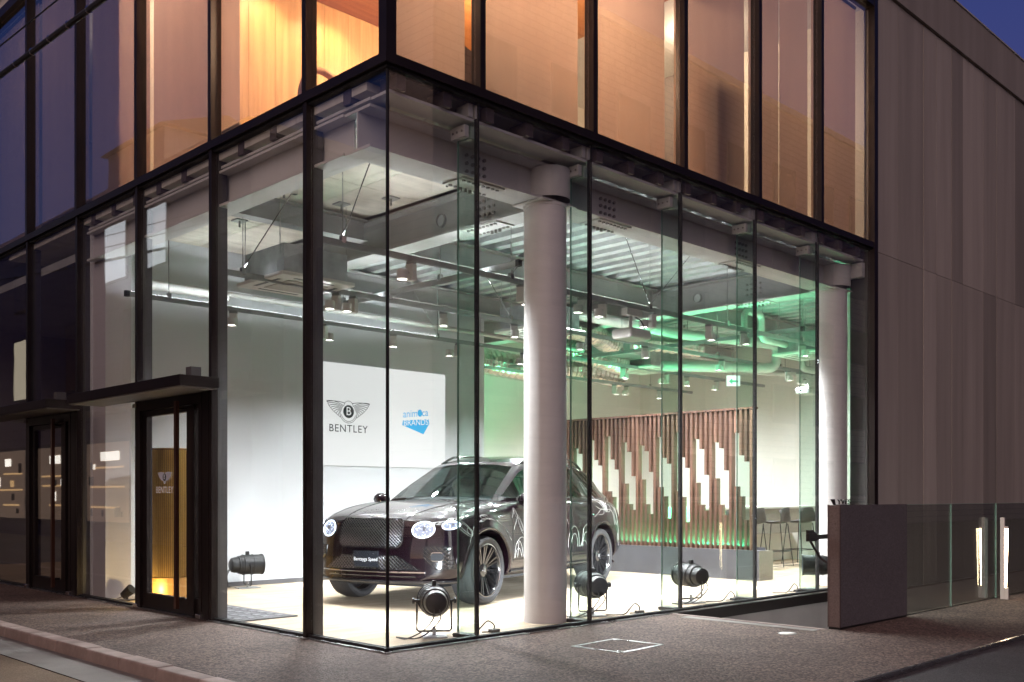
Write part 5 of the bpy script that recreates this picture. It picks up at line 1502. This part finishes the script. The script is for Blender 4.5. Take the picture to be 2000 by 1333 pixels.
# ------------------------------------------------------------------ granite wall, balustrade, bollard
gw = thing('granite_wall', 'dark speckled granite wall end guarding the stair well', 'wall', (0, 0, 0))
MB().box(3.590, 4.945, -1.815, -1.800, 0.02, 1.098).build('face_slab', M['granite'], gw)
MB().box(3.592, 4.945, -1.7995, -1.702, 0.02, 1.095).build('core', M['granite'], gw)
MB().box(3.574, 3.5895, -1.805, -1.712, 0.02, 1.094).build('end_slab', M['granite_end'], gw, bevel=0.003)
for yy in (-1.815, -1.71): MB().box(3.572, 3.592, yy - 0.0, yy + 0.0095, 0.02, 1.0995).build('edge_bead', M['granite_end'], gw)
MB().box(3.585, 4.945, -1.81, -1.705, -0.05, 0.0195).build('footing', M['black'], gw)
hb = MB().box(3.42, 3.572, -1.60, -1.575, 0.775, 0.845)
hb.build('handrail_end', M['bronze'], gw)
MB().hexa([(3.42, -1.60, 0.846), (3.55, -1.60, 0.846), (3.55, -1.575, 0.846), (3.42, -1.575, 0.846)], [(3.42, -1.60, 0.875), (3.50, -1.60, 0.875), (3.50, -1.575, 0.875), (3.42, -1.575, 0.875)]).build('handrail_cap', M['bronze'], gw)
MB().tube([(3.47, -1.59, 0.775), (3.53, -1.59, 0.72), (3.60, -1.62, 0.62), (3.64, -1.70, 0.56)], 0.011, 6).build('handrail_strut', M['bronze'], gw)
MB().box(3.573, 4.6, -1.60, -1.575, 0.79, 0.83).build('handrail', M['bronze'], gw)
ys_ = thing('letter_sign', 'small dark metal letters YVES standing on the granite wall', 'sign', (3.78, -1.75, 1.096), R(-30))
me = text_mesh('YVES', 0.062, 0.006, 'letters')
for v in me.vertices: v.co = Vector((v.co.x, -v.co.z, v.co.y + 0.026))
obj('letters', me, M['bronze'], ys_)
MB().box(-0.09, 0.09, -0.012, 0.012, -0.002, 0.004).build('letter_base', M['bronze'], ys_)
MB().hexa([(-0.105, -.006, 0), (-0.085, -.006, 0), (-0.085, .006, 0), (-0.105, .006, 0)], [(-0.135, -.006, 0.052), (-0.095, -.006, 0.052), (-0.095, .006, 0.052), (-0.135, .006, 0.052)]).build('letter_bracket', M['bronze'], ys_)

bal = thing('glass_balustrade', 'frameless glass balustrade running from the granite wall along the stair well', 'balustrade', (0, 0, 0))
gbal = glass('balustrade_glass', (0.80, 0.84, 0.80), 1.5)
xs = [4.95, 6.16, 7.46, 8.76, 10.06, 11.36, 12.66, 13.96, 15.26]
for x0, x1 in zip(xs, xs[1:]):
    p = MB().box(x0 + 0.005, x1 - 0.005, -1.763, -1.747, 0.0, 1.09).build('glass_panel', gbal, bal)
    MB().box(x0 + 0.0005, x0 + 0.0035, -1.763, -1.747, 0.0, 1.09).build('panel_edge', M['fin_edge'], p)
MB().box(4.95, 15.3, -1.775, -1.735, -0.05, 0.0).build('shoe', M['bronze'], bal)
MB().box(4.95, 15.3, -1.764, -1.746, 1.0905, 1.094).build('polished_edge', M['fin_edge'], bal)

bo = thing('light_bollard', 'slim white lit bollard in front of the glass balustrade', 'bollard', (7.37, -1.862, 0), R(-78))
MB().box(-0.022, 0.022, -0.03, 0.03, 0.0, 0.93).build('post', M['white_metal'], bo, bevel=0.003)
MB().box(0.0225, 0.060, -0.03, 0.03, 0.0, 0.13).build('foot', M['white_metal'], bo)
wl_ = emis('bollard_led', (1.0, 0.74, 0.48), 24)
MB().hexa([(0.0225, -0.018, 0.14), (0.040, -0.018, 0.14), (0.040, 0.018, 0.14), (0.0225, 0.018, 0.14)], [(0.0225, -0.018, 0.80), (0.058, -0.018, 0.80), (0.058, 0.018, 0.80), (0.0225, 0.018, 0.80)]).build('lit_reflector', wl_, bo)
MB().box(0.0225, 0.058, -0.018, 0.018, 0.805, 0.83).build('lamp_cap', M['white_metal'], bo)
#lamp('bollard_lamp', 'POINT', (0.22, -0.02, 0.70), 4.5, (1.0, 0.72, 0.45), parent=bo, size=0.05)

# ------------------------------------------------------------------ overhead cables and their poles
def sag(p0, p1, s, n=24):
    p0, p1 = Vector(p0), Vector(p1)
    return [p0.lerp(p1, k / n) - Vector((0, 0, 4 * s * (k / n) * (1 - k / n))) for k in range(n + 1)]
c1 = tag(MB().tube(sag((-2.0, -22, 4.55), (-2.0, 26, 6.8), 1.25, 60), 0.020, 8).build('overhead_cable', M['rubber'], smooth=True), 'thick black overhead cable with wire ties crossing the upper left', 'cable')
tie = MB()
pts = sag((-2.0, -22, 4.55), (-2.0, 26, 6.8), 1.25, 60)
for k in range(140):
    t = k / 140 * 59; i = int(t); p = pts[i].lerp(pts[i + 1], t - i)
    tie.lathe([(0.021, -0.008), (0.026, -0.008), (0.026, 0.008), (0.021, 0.008)], 8, Matrix.Translation(p) @ Matrix.Rotation(R(90), 4, 'X'), closed=True)
tag(tie.build('wire_ties', M['chrome'], c1), kind='stuff')
for k, (z0, z1, lab) in enumerate([(4.78, 6.95, 'thin black overhead wire just above the thick cable'), (5.05, 7.15, 'thin black overhead wire, highest of the three')]):
    tag(MB().tube(sag((-2.0 - .1 * k, -22, z0), (-2.0 - .1 * k, 26, z1), 1.21, 60), 0.006, 6).build('overhead_wire', M['rubber']), lab, 'wire', 'overhead wires')
for k, (y, lab) in enumerate([(-22, 'concrete utility pole behind the viewer'), (26, 'concrete utility pole far along the street')]):
    up = thing('utility_pole', lab, 'pole', (-2.0, y, 0), 0, 'utility poles')
    MB().cyl((0, 0, -0.3), (0, 0, 9.0), 0.17, 0.12, n=16).build('shaft', M['concrete2'], up, smooth=True)
    MB().box(-0.9, 0.9, -0.05, 0.05, 7.9, 8.0).build('cross_arm', M['galv'], up)

# ------------------------------------------------------------------ houses across the two streets (they show in the glass)
tile_a = tiles('dark_blue_tiles', (0.10, 0.11, 0.15), (0.13, 0.13, 0.17), (0.05, 0.05, 0.06), 0.30, 0.15, M=(R(90), 0, R(90)))
tile_b = tiles('brown_wall_tiles', (0.40, 0.31, 0.28), (0.46, 0.36, 0.32), (0.14, 0.11, 0.11), 0.60, 0.25, M=(R(90), 0, 0))
litw = emis('lit_room', (1.0, 0.86, 0.62), 0.8); litc = emis('cool_lit_room', (0.85, 0.93, 1.0), 0.5)
litb = emis('bright_office', (0.9, 0.95, 1.0), 1.4)
dimw = pm('dark_pane', (0.03, 0.035, 0.05), 0.1)
def house(name, label, x0, x1, y0, y1, h, mat_, face, wins, extra=None):
    t = thing(name, label, 'building', (0, 0, 0))
    MB().box(x0, x1, y0, y1, -0.1, h).build('wall', mat_, t)
    MB().box(x0 - .1, x1 + .1, y0 - .1, y1 + .1, h + 0.002, h + 0.25).build('roof', M['steel'], t)
    for a, z, w, hh, m_ in wins:
        if face == '+x':
            f = MB().box(x1, x1 + 0.05, a - w / 2 - .06, a + w / 2 + .06, z - .06, z + hh + .06).build('window', M['bronze_in'], t)
            MB().box(x1 + 0.051, x1 + 0.06, a - w / 2, a + w / 2, z, z + hh).build('pane', m_, f)
        else:
            f = MB().box(a - w / 2 - .06, a + w / 2 + .06, y1, y1 + 0.05, z - .06, z + hh + .06).build('window', M['bronze_in'], t)
            MB().box(a - w / 2, a + w / 2, y1 + 0.051, y1 + 0.06, z, z + hh).build('pane', m_, f)
    return t
wa = [(28.4, 4.3, 1.1, 1.9, litw), (24.0, 4.3, 1.1, 1.9, dimw), (20.0, 4.3, 1.1, 1.9, dimw), (28.4, 7.2, 1.1, 1.5, dimw), (21.1, 7.1, 1.3, 1.5, litb), (18.6, 7.1, 1.0, 1.5, litb), (34, 4.3, 1.2, 1.9, dimw)]
th_ = house('tiled_house', 'dark tiled house across the left street, mirrored in the showroom glass', -15, -7.0, 14.0, 44, 9.4, tile_a, '+x', wa)
shop = [emis('shop_glow_amber', (1.0, 0.62, 0.28), 1.1), emis('shop_glow_white', (1.0, 0.93, 0.82), 3.0), emis('shop_glow_dim', (0.9, 0.6, 0.4), 0.22)]
for yc in (21.6, 25.4, 29.4, 33.6):
    f = MB().box(-7.0, -6.95, yc - 1.5, yc + 1.5, 0.35, 2.75).build('shop_front', M['bronze_in'], th_)
    MB().box(-6.949, -6.945, yc - 1.4, yc + 1.4, 0.45, 2.65).build('shop_pane', shop[2], f)
    for z in (0.95 + random.uniform(-.15, .1), 1.4 + random.uniform(-.1, .1), 1.85 + random.uniform(-.1, .2)):
        MB().box(-6.944, -6.93, yc - 1.3 + random.random() * .6, yc + 1.3 - random.random() * .8, z, z + 0.05).build('shelf_light', shop[0], f)
    for k in range(7):
        a = yc + random.uniform(-1.2, 1.1); z = random.choice((0.6, 1.02, 1.47, 1.92))
        MB().box(-6.944, -6.92, a, a + random.uniform(.08, .3), z, z + random.uniform(.12, .32)).build('shop_goods', random.choice(shop + [dimw, dimw]), f)
    MB().box(-6.944, -6.93, yc + random.uniform(-1, .2), yc + .4, 2.15, 2.4).build('ceiling_lamp', shop[1], f)
hb_ = thing('roof_hut', 'low hut on the roof of the tiled house across the street', 'hut', (-9.5, 21.5, 9.66))
MB().box(-1.8, 1.8, -1.8, 1.8, 0, 1.5).build('wall', M['steel'], hb_)
MB().prism([(-2.0, 0), (2.0, 0), (0, 0.7)], lambda a, b, d: (a, d, 1.502 + b), -2.0, 2.0).build('roof', M['bronze_in'], hb_)
house('low_house', 'low pale house across the left street beside the crossing', -15, -7.5, 0.5, 13.5, 6.2, M['concrete2'], '+x', [(8.0, 3.4, 1.6, 1.4, dimw), (4.0, 3.4, 1.4, 1.4, dimw), (10.5, 0.6, 2.4, 2.0, dimw), (4.5, 0.6, 2.0, 2.0, dimw)])
wb = []
for i in range(20):
    for j in range(5):
        wb.append((16.5 + 3.4 * i, 1.2 + 3.1 * j, 1.7, 1.5, dimw))
house('brown_tiled_block', 'brown tiled apartment block across the right street, mirrored in the upper glass', 14.0, 95.0, -26.0, -16.0, 17.5, tile_b, '+y', wb)
